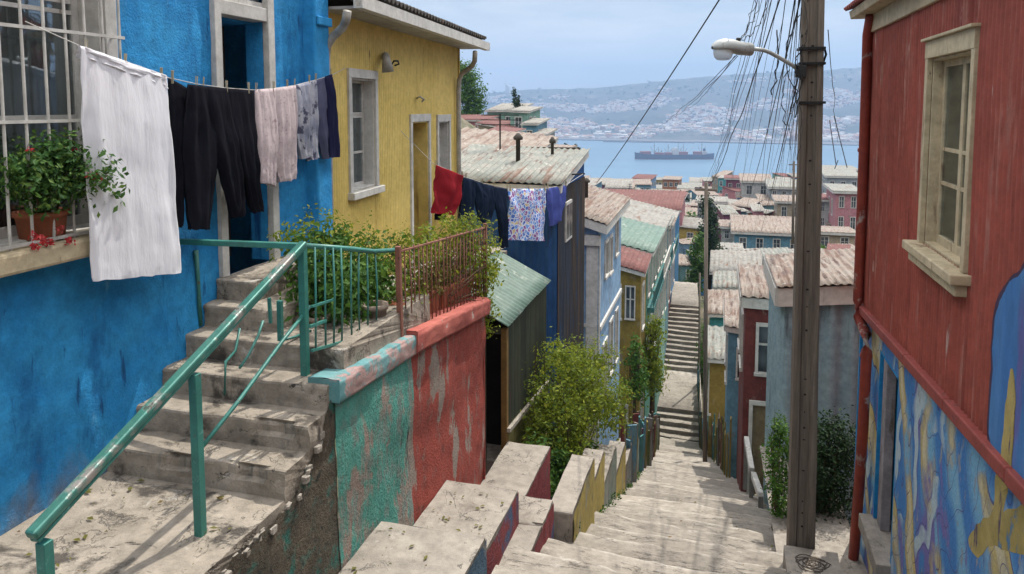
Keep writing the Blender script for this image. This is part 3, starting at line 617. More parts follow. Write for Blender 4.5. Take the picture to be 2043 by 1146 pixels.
leaves(lob,6200,.022,21).build('foliage',m_leafy,vn,recalc=False)
leaves([vol(-2.75,6.9,-1.75,.12,.9,.25)],900,.018,22).build('dry_foliage',m_dryleaf,vn,recalc=False)
twigs((-2.85,7.2,-2.1),lob,90,.009,23).build('stem',m_stem,vn)
def pot(c,r,h,label,mat,cat='pot'):
    p=thing('plant_pot',label,'flower pot',c); MB().lathe(c,[(r*.72,0),(r*.8,h*.1),(r*.95,h*.8),(r*1.08,h*.82),(r*1.08,h),(r*.9,h),(r*.85,h*.8)],22).build('pot',mat,p,smooth=True)
    MB().lathe((c[0],c[1],c[2]+h*.7),[(r*.1,0),(r*.88,.0),(r*.8,.02)],14).build('soil',m_dark,p); return p
m_oldpot=peel('pale_old_pot',(.34,.27,.22),(.28,.22,.17),[((.45,.38,.32),.58,.66,5,ONE)],grime=.35)
a=fb(765,662); pot((a.x-.08,a.y,a.z),.11,.24,'pale old clay pot standing under the bush beside the rusty fence post',m_oldpot)
a=fb(690,690); pot((a.x-.45,a.y+.35,-1.98),.11,.24,'dark clay pot half hidden under the bush behind the teal balusters',m_oldpot)
for k,(y0,lab) in enumerate(((6.15,'nearer long terracotta planter box behind the rusty iron fence'),(7.2,'farther long terracotta planter box behind the rusty iron fence'))):
    p=thing('planter_box',lab,'planter',(-2.85,y0,-2.03),'terracotta planters behind the iron fence')
    z0=lerp(-2.0,-2.2,(y0-5.9)/2.2)
    b=MB(); b.hexa([(-2.93,y0,z0-.03),(-2.76,y0,z0-.03),(-2.76,y0+.95,z0-.1),(-2.93,y0+.95,z0-.1)],[(-2.96,y0-.02,z0+.22),(-2.73,y0-.02,z0+.22),(-2.73,y0+.97,z0+.16),(-2.96,y0+.97,z0+.16)]); b.build('box',m_terra,p,bevel=.012)
    b=MB(); b.hexa([(-2.97,y0-.03,z0+.19),(-2.72,y0-.03,z0+.19),(-2.72,y0+.98,z0+.13),(-2.97,y0+.98,z0+.13)],[(-2.97,y0-.03,z0+.23),(-2.72,y0-.03,z0+.23),(-2.72,y0+.98,z0+.17),(-2.97,y0+.98,z0+.17)]); b.build('rim',m_terra,p,bevel=.008)
# ---------------- yellow house ----------------
FY=Fr((-4.05,7.12),(-4.40,12.37))
yh=thing('yellow_house','yellow corrugated iron house with white framed windows and a low dark roof','house',(-4.2,9.7,-2.3))
zE=.97
def hole(x0,x1,y0,y1,xm=None): 
    xm=xm or (x0+x1)/2; return FY.px(x0,y0)[0],FY.px(x1,y0)[0],FY.px(xm,y1)[1],FY.px(xm,y0)[1]
h1=hole(697,745,157,378); h2=hole(873,894,243,348); h3=hole(820,853,243,470); h3=(h3[0],h3[1],-2.45,h3[3])
wall(FY,0,FY.L,-2.7,zE+.06,[h1,h2,h3],du=.0095,dz=.4,wl=.062,amp=.009).build('wall',m_yellow,yh,smooth=True,recalc=False)
b=MB(); b.quad(FY.pt(FY.L,-3,0),FY.pt(FY.L,-3,-4.5),FY.pt(FY.L,2.2,-4.5),FY.pt(FY.L,zE,0)); b.quad(FY.pt(0.01,-3,0),FY.pt(0.01,-3,-4.5),FY.pt(0.01,2.2,-4.5),FY.pt(0.01,zE,0)); b.quad(FY.pt(0,-3,-4.5),FY.pt(FY.L,-3,-4.5),FY.pt(FY.L,2.2,-4.5),FY.pt(0,2.2,-4.5)); b.build('side_walls',m_yellow,yh)
MB().fbox(FY,FY.L-.05,FY.L+.03,-2.7,zE,-.05,.022).build('corner_board',peel('yellow_trim',(.50,.34,.06),(.42,.28,.05),grime=.4),yh,bevel=.004)
window(yh,FY,*h1,m_white,trim=.075,depth=.13,cols=2,bars=(.32,.66,.675,.69),sash=.03,mull=.022,header=.03,proud=.03,curtain=m_curt)
window(yh,FY,*h2,m_white,trim=.075,depth=.12,cols=2,bars=(.33,.66),sash=.035,mull=.02,header=.04,proud=.03,sill=False,curtain=m_curt)
f=MB(); f.fbox(FY,h3[0]-.08,h3[0],h3[2],h3[3],0,.03); f.fbox(FY,h3[1],h3[1]+.08,h3[2],h3[3],0,.03); f.fbox(FY,h3[0]-.08,h3[1]+.08,h3[3],h3[3]+.11,0,.034)
f.build('door_frame',m_white,yh,bevel=.004)
f=MB(); f.fbox(FY,h3[1]-.02,h3[1],h3[2],h3[3],-.30,-.001); f.fbox(FY,h3[0],h3[0]+.02,h3[2],h3[3],-.30,-.001); f.fbox(FY,h3[0],h3[1],h3[3]-.02,h3[3],-.3,-.001); f.build('door_reveal',m_yellow,yh)
dr=MB().fbox(FY,h3[0]+.02,h3[1]-.02,h3[2],h3[3]-.02,-.30,-.25).build('door',m_doorw,yh)
f=MB()
for a,b_ in ((.5,1.1),(1.25,1.75)): f.fbox(FY,h3[0]+.1,h3[1]-.1,h3[2]+a,h3[2]+b_,-.249,-.235)
f.build('door_panel',m_doorw,dr,bevel=.006)
def wavesheet(P00,P10,P01,P11,wl,amp,nv=3,th=0,rag=0):
    """corrugated sheet on four corners, waves running across the first direction"""
    P00,P10,P01,P11=[Vector(p) for p in (P00,P10,P01,P11)]; L=(P10-P00).length; n=max(8,int(L/wl*8)); N=(P10-P00).cross(P01-P00).normalized()
    if N.z<0: N=-N
    def fn(a,b):
        p=P00.lerp(P10,a).lerp(P01.lerp(P11,a),b); o=amp*math.sin(a*L/wl*2*math.pi)
        j=rag*fbm((math.floor(a*L/.8)*1.7,3,b),2)*(1 if b in(0,1) else 0)
        return p+N*(o+.004*fbm((a*L,b*3,2),2))+(P01-P00).normalized()*j
    return MB().grid(fn,n,nv)
ov=.40
wavesheet(FY.pt(-.05,zE+.23,ov+.05),FY.pt(FY.L+.22,zE+.19,ov+.05),FY.pt(-.05,2.2,-4.6),FY.pt(FY.L+.22,2.2,-4.6),.13,.026).build('roof',m_roofd,yh,smooth=True,solid=.02)
b=MB(); b.hexa([FY.pt(0,zE+.1,ov-.06),FY.pt(0,zE+.1,ov-.02),FY.pt(FY.L+.2,zE+.06,ov-.02),FY.pt(FY.L+.2,zE+.06,ov-.06)],[FY.pt(0,zE+.2,ov-.06),FY.pt(0,zE+.2,ov-.02),FY.pt(FY.L+.2,zE+.16,ov-.02),FY.pt(FY.L+.2,zE+.16,ov-.06)]); b.build('eave_board',m_roofd,yh)
MB().hexa([FY.pt(0,zE+.02,0),FY.pt(0,zE+.02,ov-.03),FY.pt(FY.L+.2,zE+.0,ov-.03),FY.pt(FY.L+.2,zE+.0,0)],[FY.pt(0,zE+.05,0),FY.pt(0,zE+.05,ov-.03),FY.pt(FY.L+.2,zE+.03,ov-.03),FY.pt(FY.L+.2,zE+.03,0)]).build('soffit',m_grey_pipe,yh)
g=MB(); z0,z1=zE+.02,zE-.02
for n0,n1,h0,h1_ in ((ov-.01,ov+.09,0,.02),(ov+.07,ov+.09,.02,.13),(ov-.01,ov+.01,.02,.12)):
    g.hexa([FY.pt(-.05,z0+h0,n0),FY.pt(-.05,z0+h0,n1),FY.pt(FY.L+.3,z1+h0,n1),FY.pt(FY.L+.3,z1+h0,n0)],[FY.pt(-.05,z0+h1_,n0),FY.pt(-.05,z0+h1_,n1),FY.pt(FY.L+.3,z1+h1_,n1),FY.pt(FY.L+.3,z1+h1_,n0)])
g.hexa([FY.pt(FY.L+.29,z1,ov),FY.pt(FY.L+.29,z1,ov+.09),FY.pt(FY.L+.31,z1,ov+.09),FY.pt(FY.L+.31,z1,ov)],[FY.pt(FY.L+.29,z1+.13,ov),FY.pt(FY.L+.29,z1+.13,ov+.09),FY.pt(FY.L+.31,z1+.13,ov+.09),FY.pt(FY.L+.31,z1+.13,ov)])
g.build('gutter',m_white,yh)
def fyp(x,y,n): return FY.pt(*FY.px(x,y,n),n)
p=[fyp(693,22,ov+.03),fyp(690,42,ov),fyp(684,55,.3),fyp(664,74,.16),fyp(653,92,.10),fyp(651,120,.08),fyp(656,330,.08),fyp(660,600,.08)]
MB().tube(p,.043,12).build('downpipe',m_grey_pipe,yh,smooth=True)
p=[fyp(948,104,ov+.04),fyp(947,122,ov),fyp(942,132,.32),fyp(921,148,.14),fyp(916,160,.08),fyp(915,180,.07),fyp(915,300,.07),fyp(917,520,.07)]
MB().tube(p,.042,12).build('downpipe',m_grey_pipe,yh,smooth=True)
wl_=MB(); wl_.tube([fyp(768,112,.02),fyp(769,112,.12),fyp(771,122,.16),fyp(774,144,.17)],[.03,.05,.055,.075],12); 
wo=wl_.build('wall_lamp',m_grey_pipe,yh,smooth=True)
MB().tube([fyp(782,128,.02),fyp(786,122,.08),fyp(794,122,.10),fyp(796,128,.08),fyp(788,131,.05)],.013,8).build('lamp_bracket',m_black,wo,smooth=True)
MB().tube([fyp(832,196,.01),fyp(838,193,.10),fyp(846,199,.12),fyp(842,203,.1)],.014,8).build('wall_hook',m_grey_pipe,yh,smooth=True)
# ---------------- clotheslines ----------------
def peg(F,x,y,n,grp,label,mat,first=[None]):
    p=F.pt(*F.px(x,y,n),n)
    if first[0] is None:
        o=MB(); o.hexa([(-.005,-.006,-.05),(.005,-.006,-.05),(.005,-.002,-.05),(-.005,-.002,-.05)],[(-.005,-.009,.045),(.005,-.009,.045),(.005,-.003,.045),(-.005,-.003,.045)])
        o.hexa([(-.005,.002,-.05),(.005,.002,-.05),(.005,.006,-.05),(-.005,.006,-.05)],[(-.005,.003,.045),(.005,.003,.045),(.005,.009,.045),(-.005,.009,.045)])
        ob=o.build('clothespin',mat); first[0]=ob
    else:
        ob=first[0].copy(); C.objects.link(ob)
    ob.location=p; ob.rotation_euler=(.12*math.sin(x),.1*math.sin(x*3),x)
    tag(ob,label,'clothespin',grp); return ob
m_peg=peel('pale_wood_peg',(.42,.38,.28),(.35,.30,.2),grime=.2,bump=0)
def putgarment(F,legs,name,label,cat,mat,n=0,thick=.03,folds=5,famp=.012,seed=0,group=None,waist=True):
    mb=MB()
    for k,sx in enumerate(legs): merge(mb,garment(F,sx,thick*(1-.12*k),folds,famp,seed+k*1.7,n+.004*k))
    return tag(mb.build(name,mat,smooth=True,recalc=True),label,cat,group)
F1=Fr((-3.80,3.6),(-3.86,7.7))
lp=[(155,90),(172,97),(250,125),(325,153),(392,168),(450,176),(508,180),(545,177),(588,171),(630,160),(664,149)]
pts=[FL.pt(*FL.px(50,43,.13),.13)]+[F1.pt(*F1.px(*p)) for p in lp]+[FY.pt(*FY.px(689,136,.04),.04)]
tag(MB().tube(pts,.0035,6).build('clothesline',m_white,smooth=True),'thin pale line from the barred window to the yellow house full of washing','clothesline')
putgarment(F1,[[(158,92,331,153),(160,160,334,205),(164,260,340,290),(170,370,347,385),(178,470,356,475),(187,562,363,544)],[(157,90,332,151),(157,102,333,163),(158,113,334,175)]],'bed_sheet','large white towelling sheet hanging from the upper clothesline','sheet',m_sheet,thick=.022,folds=7,famp=.013,seed=1)
putgarment(F1,[[(333,155,378,180),(336,230,378,245),(345,330,374,330),(351,400,364,400),(352,455,362,452)]],'shirt','narrow black garment hanging next to the white sheet','clothes',m_blk,thick=.03,folds=2,seed=2,n=-.05)
putgarment(F1,[[(374,168,412,173),(368,230,425,240),(366,300,434,302),(373,380,429,380),(380,457,416,459)]],'trousers','wide black trousers with one long leg hanging in front of the blue wall','trousers',m_blk,thick=.04,folds=3,famp=.016,seed=3)
putgarment(F1,[[(406,172,459,177),(415,250,470,250),(434,320,480,320),(451,390,487,390),(460,434,482,433)],[(455,177,508,181),(462,250,510,250),(478,330,513,330),(492,390,517,390),(504,425,520,422)]],'trousers','black trousers with spread legs hanging in front of the open doorway','trousers',m_blk,thick=.045,folds=3,famp=.016,seed=4)
putgarment(F1,[[(508,179,546,177),(509,250,552,255),(512,320,550,325),(514,364,548,371)],[(544,177,588,171),(547,250,590,245),(550,320,590,318),(557,364,588,358)]],'trousers','short pale pink lace trousers hanging on the upper clothesline','trousers',m_pink,thick=.035,folds=4,famp=.014,seed=6)
putgarment(F1,[[(584,171,612,166),(587,230,614,225),(592,280,622,275),(600,318,622,312)],[(606,167,632,160),(610,230,634,222),(614,280,636,275),(615,322,636,314)]],'shorts','faded grey blue shorts hanging on the upper clothesline','shorts',m_gry,thick=.03,folds=3,seed=8)
putgarment(F1,[[(627,161,654,153),(630,220,658,212),(636,270,661,265),(648,318,662,314)]],'shirt','slate blue garment second from the right end of the upper clothesline','clothes',m_sltblue,thick=.03,folds=3,seed=9)
putgarment(F1,[[(650,153,665,148),(654,220,669,212),(657,315,674,314)]],'shirt','dark navy garment hanging last on the upper clothesline by the downpipe','clothes',m_navy,thick=.03,folds=2,seed=11,n=.03)
for x in (172,250,322,344,392,406,452,496,511,546,573,588,617,630,660):
    y=interp(x,lp); peg(F1,x,y-4,0,'pegs on the upper clothesline','small wooden peg clipped on the upper clothesline',m_peg)
A2=fyp(800,262,.03); F2=Fr((A2.x,A2.y),(-2.66,15.0))
lp2=[(800,262),(865,327),(925,352),(965,366),(1015,376),(1055,379),(1090,376),(1130,369),(1164,347)]
tag(MB().tube([F2.pt(*F2.px(*p)) for p in lp2],.004,6).build('clothesline',m_white,smooth=True),'thin line of washing from the yellow house to the dark blue corrugated house','clothesline')
putgarment(F2,[[(868,329,924,351),(866,360,919,378),(864,395,913,408),(861,426,905,429)]],'towel','dark red cloth hanging on the lower clothesline','cloth',m_redc,thick=.03,folds=2,famp=.03,seed=1)
putgarment(F2,[[(869,415,888,418),(869,430,887,431),(868,439,884,440)]],'cloth','small black cloth showing below the dark red cloth','cloth',m_blk,thick=.03,folds=2,famp=.02,seed=2,n=-.06)
putgarment(F2,[[(924,354,946,360),(921,400,946,402),(918,441,937,443)],[(942,360,964,366),(948,400,974,408),(956,441,972,444)]],'jeans','dark denim jeans hanging beside the dark red cloth','jeans',m_jean,thick=.06,folds=2,famp=.02,seed=3)
putgarment(F2,[[(960,366,987,372),(955,402,986,412),(958,446,978,446)],[(983,372,1013,377),(986,412,1012,416),(996,455,1012,457),(1000,495,1010,493)]],'jeans','dark denim jeans hanging beside the blue patterned cloth','jeans',m_jean,thick=.06,folds=2,famp=.02,seed=4)
putgarment(F2,[[(1015,377,1089,377),(1014,420,1089,420),(1013,479,1088,481)]],'patterned_cloth','blue and white patterned cloth hanging on the lower clothesline','cloth',m_print,thick=.03,folds=3,famp=.03,seed=5)
putgarment(F2,[[(1090,377,1131,370),(1092,410,1128,402),(1098,452,1119,438)]],'cloth','violet blue cloth hanging last on the lower clothesline','cloth',m_purp,thick=.03,folds=3,famp=.03,seed=6)
for x in (869,922,930,962,985,1012,1018,1055,1087,1093,1129):
    y=interp(x,lp2); ob=peg(F2,x,y-2,0,'pegs on the lower clothesline','small wooden peg clipped on the lower clothesline',m_peg); ob.scale=(1.5,1.5,1.2)
# ---------------- side steps, shed, parapet, bush ----------------
sb=MB()
bl_=thing('side_steps','broad concrete side blocks stepping down beside the red wall with red painted faces','steps',(-2,5,-5))
def block(x0,x1,y0,y1,zt_,zb,side,seed,cap=m_conc):
    m=slab('b',x0,x1,y0,y1,zb,zt_,None,seed,.015,nx=16,ny=16,nz=4)
    o=m.build('step_block',cap,bl_,recalc=False)
    g=MB().grid(lambda a,b:(x1+.012+.012*fbm((a*3,b*3,seed),3),lerp(y0,y1,a)+.0,lerp(zb,zt_-.012,b)),20,12); g.build('painted_side',side,o)
    g=MB().grid(lambda a,b:(lerp(x0,x1,a),y1,lerp(zb,zt_,b)),4,4); g.build('painted_back',side,o)
m_mixr=peel('red_blue_paint',(.27,.055,.06),(.22,.045,.05),[((.06,.13,.24),.56,.64,2.2,(1,1,.6)),((.10,.09,.09),.6,.66,5,ONE),((.36,.3,.26),.66,.72,8,ONE)],bump=.9,bs=40,bd=.015,grime=.35)
m_mixb=peel('blue_grey_paint',(.05,.10,.16),(.08,.15,.22),[((.24,.22,.19),.55,.62,3,ONE)],bump=.9,bs=40,bd=.015,grime=.35)
block(-2.58,-1.99,1.5,5.33,-3.36,-5,m_mixb,1)
block(-1.985,-1.69,1.5,5.30,-3.335,-5,m_mixb,2)
block(-2.58,-1.84,5.34,6.82,-3.76,-5.4,m_mixr,3)
block(-2.58,-1.60,6.83,7.34,-4.10,-5.8,m_mixr,4)
block(-1.83,-1.60,5.9,6.82,-4.095,-5.8,m_mixr,5)
block(-2.62,-2.05,7.4,9.2,-4.42,-6,m_mixr,6)
# shed
sh=thing('green_shed','narrow shed with a green corrugated roof and dark slatted side beside the red wall','shed',(-2.9,10,-4.8))
sx=-2.63; szf,szb=-2.86,-2.86
m_shed=peel('dark_shed_boards',(.045,.055,.04),(.075,.085,.055),[((.16,.15,.10),.63,.70,10,(1,1,.06)),((.10,.045,.035),.6,.68,4,(1,1,.1))],sc=(1,1,.1),grime=.4,bump=.4)
m_moss=peel('mossy_yellow_plaster',(.20,.19,.05),(.30,.27,.10),[((.06,.08,.03),.55,.65,4,ONE)],grime=.4,bump=.8)
FS1=Fr((sx,9.2),(sx,11.5))
wall(FS1,0.06,2.3,lambda u:lerp(-4.22,-4.42,u/2.3),-2.87,du=.012,dz=.5,wl=.075,amp=.010).build('slatted_side',m_shed,sh,smooth=True)
wall(FS1,0.0,2.6,-6.5,lambda u:lerp(-4.22,-4.42,u/2.3),du=.1,dz=.1,n=-.02,disp=lambda u,z:.03*fbm((u*2,z*2,1),3)).build('mossy_base',m_moss,sh,smooth=True)
MB().beam(FS1.pt(-.02,-4.26,.03),FS1.pt(2.35,-4.46,.03),.05,.05).build('ledge',m_conc,sh)
b=MB(); b.box(sx-.07,sx+.01,9.17,9.26,-4.85,-2.9); b.build('corner_post',peel('ochre_post',(.17,.10,.03),(.22,.13,.04),grime=.4),sh,bevel=.006)
b=MB(); b.box(sx-1.0,sx-.08,9.95,10.0,-5.2,-2.9); b.build('back_panel',m_dark,sh)
b=MB(); b.box(sx-.6,sx-.075,9.19,9.23,-2.98,-2.9); b.box(sx-.33,sx-.29,9.2,9.24,-4.85,-2.98); b.build('door_frame',m_shed,sh,bevel=.004)
b=MB(); b.box(sx-.9,sx-.0,9.22,9.7,-5.2,-4.72); b.build('threshold',m_conc,sh,bevel=.01)
def fshed(y,x): return None
wavesheet((sx-.85,9.1,-2.36),(sx-.85,11.6,-2.36),(sx+.05,9.1,-2.845),(sx+.05,11.6,-2.81),.13,.012,nv=5,rag=.03).build('roof',m_roofg,sh,smooth=True,solid=.006)
b=MB(); b.box(sx-1,sx+.0,11.45,11.5,-6.5,-2.9); b.box(sx-1,sx-.95,9.2,11.5,-6.5,-2.9); b.build('rear_wall',m_shed,sh)
# bright bush
bu=thing('street_bush','big bright yellow green bush spilling over the parapet beside the street steps','bush',(-2.0,10.2,-5.4))
lob=[vol(-2.42,9.95,-4.55,.16,.35,.45),vol(-2.3,10.6,-3.75,.28,.5,.30),vol(-1.95,11.8,-4.15,.36,.6,.36),vol(-2.25,10.3,-4.25,.34,.5,.5),vol(-2.05,11.0,-4.35,.42,.6,.50),vol(-1.85,11.6,-4.75,.40,.6,.50),vol(-2.05,10.6,-4.75,.36,.6,.45),vol(-2.3,10.0,-4.65,.24,.4,.4),vol(-2.2,11.2,-3.95,.3,.5,.28),vol(-1.72,12.1,-4.9,.40,.5,.5)]
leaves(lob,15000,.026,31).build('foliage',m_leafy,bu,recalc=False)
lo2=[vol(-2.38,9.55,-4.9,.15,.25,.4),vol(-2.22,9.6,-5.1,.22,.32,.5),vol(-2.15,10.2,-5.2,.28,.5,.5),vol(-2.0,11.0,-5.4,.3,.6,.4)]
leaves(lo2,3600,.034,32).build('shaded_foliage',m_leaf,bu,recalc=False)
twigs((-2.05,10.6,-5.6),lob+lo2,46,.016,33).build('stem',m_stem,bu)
# stepped parapet down the left of the street
pa=thing('parapet_wall','low stepped parapet with worn yellow and grey blocks on the left of the street steps','low wall',(-1.6,8,-5))
m_pary=peel('yellow_parapet',(.46,.35,.09),(.38,.29,.09),[((.28,.27,.23),.55,.63,3,VS),((.10,.13,.10),.62,.68,5,VS)],bump=.8,grime=.4)
m_parg=peel('green_grey_parapet',(.17,.22,.18),(.24,.24,.19),[((.30,.29,.25),.55,.63,3,VS),((.10,.07,.06),.6,.66,5,VS)],bump=.8,grime=.4)
m_parm=peel('mottled_parapet',(.22,.18,.15),(.15,.17,.16),[((.25,.09,.08),.57,.63,3,VS),((.08,.10,.09),.6,.66,5,VS)],bump=.8,grime=.45)
y=7.45
for k in range(6):
    ln=1.36; y1=y+ln; x1=s_left(y+ln/2)+.10+(.06 if k==0 else 0); zt_=-4.28-.55*k; th=.27
    mt=(m_pary,m_pary,m_parg,m_pary,m_parm,m_parg,m_pary,m_parm,m_parg,m_parm,m_parg)[k]
    o=slab('p',x1-th,x1,y,y1-.02,zt_-2.2,zt_,None,50+k,.02,nx=8,ny=12,nz=6).build('parapet_block',m_conc,pa,recalc=False)
    MB().grid(lambda a,b:(x1+.014+.016*fbm((a*3,b*4,k),3),lerp(y+.0,y1-.02,a),lerp(zt_-2.2,zt_-.012,b)),14,14).build('painted_face',mt,o,smooth=True)
    MB().grid(lambda a,b:(lerp(x1-th,x1,a),y1-.02,lerp(zt_-2,zt_,b)),3,3).build('rear_face',mt,o)
    y=y1
# weeds at the foot of the parapet and the walls
wd=[]
rn=random.Random(6)
for k in range(34):
    y=rn.choice((rn.uniform(7.4,12),rn.uniform(7.4,18))); wd.append(vol(s_left(y)+.14,y,street_z(y)+.05,.05,.12,.07))
tag(leaves(wd,1500,.018,77).build('weeds',m_leaf,recalc=False),'small green weeds growing along the foot of the stepped parapet','weeds',None,'stuff')
# dry leaves and grit lying on the blocks, landing and steps
lv=MB()
for k in range(260):
    q=rn.random()
    if q<.3: p=(rn.uniform(-2.5,-1.75),rn.uniform(3.6,5.25),-3.345)
    elif q<.5: p=(rn.uniform(-2.5,-1.9),rn.uniform(5.4,6.7),-3.745)
    elif q<.75: p=(rn.uniform(-3.95,-2.7),rn.uniform(2.6,4.0),-2.508)
    else:
        y=rn.uniform(7,13); p=(rn.uniform(s_left(y)+.1,s_right(y)-.1),y,street_z(y)+.02)
    c=Vector(p); a=rn.uniform(0,6.3); s=rn.choice((.008,.012,.02,.03)); t=Vector((math.cos(a),math.sin(a),rn.uniform(-.2,.2)))*s; b=Vector((-math.sin(a),math.cos(a),rn.uniform(-.1,.3)))*s*.5
    lv.quad(c-t,c-b+Vector((0,0,.004)),c+t,c+b+Vector((0,0,.006)))
tag(lv.build('fallen_leaves',m_dryleaf,recalc=False),'scattered dry leaves and grit lying on the concrete blocks and steps','litter',None,'stuff')
# painted plank fences
PAINT=[peel('paint_%s'%n,c,tuple(v*.75 for v in c),[((.25,.22,.18),.56,.64,5,(1,1,.2)),(o_,.6,.68,4,(1,1,.3))],grime=.45,bump=.5,sc=(1,1,.3)) for n,c,o_ in (('teal',(.07,.22,.22),(.35,.30,.08)),('maroon',(.20,.05,.05),(.08,.15,.2)),('mustard',(.30,.23,.06),(.2,.06,.05)),('sky',(.13,.27,.36),(.30,.28,.1)),('brown',(.14,.09,.06),(.3,.26,.2)),('olive',(.13,.15,.05),(.07,.2,.2)),('grey',(.25,.24,.22),(.2,.07,.06)))]
rn=random.Random(8)
lf_=thing('plank_fence','weathered fence of loose painted planks along the left of the street steps','fence',(-1.8,16,-8))
y=13.4
while y<34:
    x=s_left(y)+.05+rn.uniform(-.05,.05); zb=street_z(y)-.3; h=rn.uniform(.85,1.5)
    b=MB(); b.beam((x,y,zb),(x+rn.uniform(-.05,.05),y+rn.uniform(-.05,.05),zb+h+.3),rn.uniform(.05,.22),.035); b.build('plank',rn.choice(PAINT),lf_)
    y+=rn.uniform(.16,.34)
for a,b_ in ((13,17),(18,23),(24,30)):
    MB().beam((s_left(a)+.03,a,street_z(a)+.75),(s_left(b_)+.03,b_,street_z(b_)+.7),.03,.05).build('rail',PAINT[0],lf_)
rf=thing('plank_fence','tall fence of mural painted planks along the right of the street steps','fence',(1.,18,-8))
y=13.2
while y<42:
    if 13.3<y<19.2: y=19.2
    x=s_right(y)+.05+rn.uniform(-.03,.03); zb=street_z(y)-.5; h=rn.uniform(.9,1.7)*(1 if y>17 else .8)
    wd=rn.uniform(.25,.55) if y>17 else .22
    b=MB(); b.hexa([(x,y,zb),(x+.04,y,zb),(x+.04,y+wd*.95,zb),(x,y+wd*.95,zb)],[(x,y,zb+h+.5+rn.uniform(-.1,.1)),(x+.04,y,zb+h+.5),(x+.04,y+wd*.95,zb+h+.4+rn.uniform(-.2,.2)),(x,y+wd*.95,zb+h+.4)]); b.build('plank',rn.choice(PAINT),rf)
    y+=wd
hr=thing('white_handrail','sloping white board handrail on the right of the street steps','railing',tuple(at(1500,945,Y=16.5)))
a,b_,c=at(1489,876,Y=16.0),at(1500,940,Y=14.9),at(1518,990,Y=13.6)
b=MB(); b.beam(b_,a,.10,.13); b.build('rail',m_white,hr,bevel=.01)
b=MB(); b.beam(c,b_+Vector((.03,-.06,-.05)),.10,.13); b.build('rail',m_white,hr,bevel=.01)
for p in (a,b_,c): MB().beam((p.x,p.y,p.z-1.1),(p.x,p.y,p.z),.08,.08).build('post',PAINT[6],hr)
# ---------------- red house ----------------
RX=1.62; FH=Fr((RX,9.38),(RX,-3.))
rh=thing('red_house','red corrugated house with one tall cream framed window above a blue and yellow mural','house',(RX,5,-5))
zc=FH.px(1745,62)[1]
hu0=FH.px(1853,300)[0]; hu1=FH.px(1940,300)[0]; hz1=FH.px(1858,118)[1]; hz0=FH.px(1848,488)[1]
zband=lambda u: lerp(-2.30,-2.03,u/4.5)
wall(FH,0,FH.L,zband,zc+.2,[(hu0,hu1,hz0,hz1)],du=.0095,dz=.35,wl=.076,amp=.010,disp=lambda u,z:.008*fbm((u*.9,z*.9,3),3)+.010*((u%.72)/.72)+(.006 if z>-.75 else 0)).build('wall',m_red,rh,smooth=True)
b=MB(); b.quad((RX+.01,9.38,-6.5),(8,9.38,-6.5),(8,9.38,zc+.3),(RX+.01,9.38,zc+.3)); b.quad((RX+.3,-3,-6.5),(8,-3,-6.5),(8,-3,zc+.3),(RX+.3,-3,zc+.3)); b.quad((8,-3,-6.5),(8,9.38,-6.5),(8,9.38,zc+2),(8,-3,zc+2)); b.build('side_walls',m_red,rh)
for k in range(9):
    a,b_=k*1.2,(k+1)*1.2-.006
    MB().beam(FH.pt(a,zband(a)-.03,.03),FH.pt(b_,zband(b_)-.03,.03),.075,.095).build('base_band',m_redtrim,rh,bevel=.012)
wn=window(rh,FH,hu0,hu1,hz0,hz1,m_cream,trim=.075,depth=.075,cols=2,bars=(.335,.52),sash=.05,mull=.035,proud=.04,header=.06,sill=False,curtain=None)
b=MB(); b.fbox(FH,hu0-.17,hu1+.13,hz0-.075,hz0-.003,-.1,.13); b.fbox(FH,hu0-.12,hu1+.09,hz0-.16,hz0-.076,0,.09); b.build('sill',m_cream,wn,bevel=.01)
b=MB(); b.fbox(FH,hu0-.1,hu1+.1,hz1+.137,hz1+.16,0,.075); b.build('drip_board',m_cream,wn,bevel=.005)
g=MB().grid(lambda x,y:FH.pt(lerp(hu0+.05,hu1-.05,x),lerp(hz0,hz1,y),-.21+.015*math.sin(x*42)),60,3); g.build('curtain',m_curt,wn,smooth=True)
MB().fbox(FH,-.03,FH.L,zc-.02,zc+.17,.012,.05).build('fascia',m_cream,rh,bevel=.006)
b=MB(); b.hexa([FH.pt(-.22,zc+.17,-.2),FH.pt(-.22,zc+.17,.20),FH.pt(FH.L,zc+.17,.20),FH.pt(FH.L,zc+.17,-.2)],[FH.pt(-.22,zc+.26,-.2),FH.pt(-.22,zc+.26,.22),FH.pt(FH.L,zc+.26,.22),FH.pt(FH.L,zc+.26,-.2)]); b.build('eave',m_cream,rh,bevel=.01)
wavesheet(FH.pt(-.27,zc+.29,.27),FH.pt(FH.L,zc+.29,.27),FH.pt(-.27,zc+2.2,-6.4),FH.pt(FH.L,zc+2.2,-6.4),.12,.02).build('roof',m_redtrim,rh,smooth=True,solid=.01)
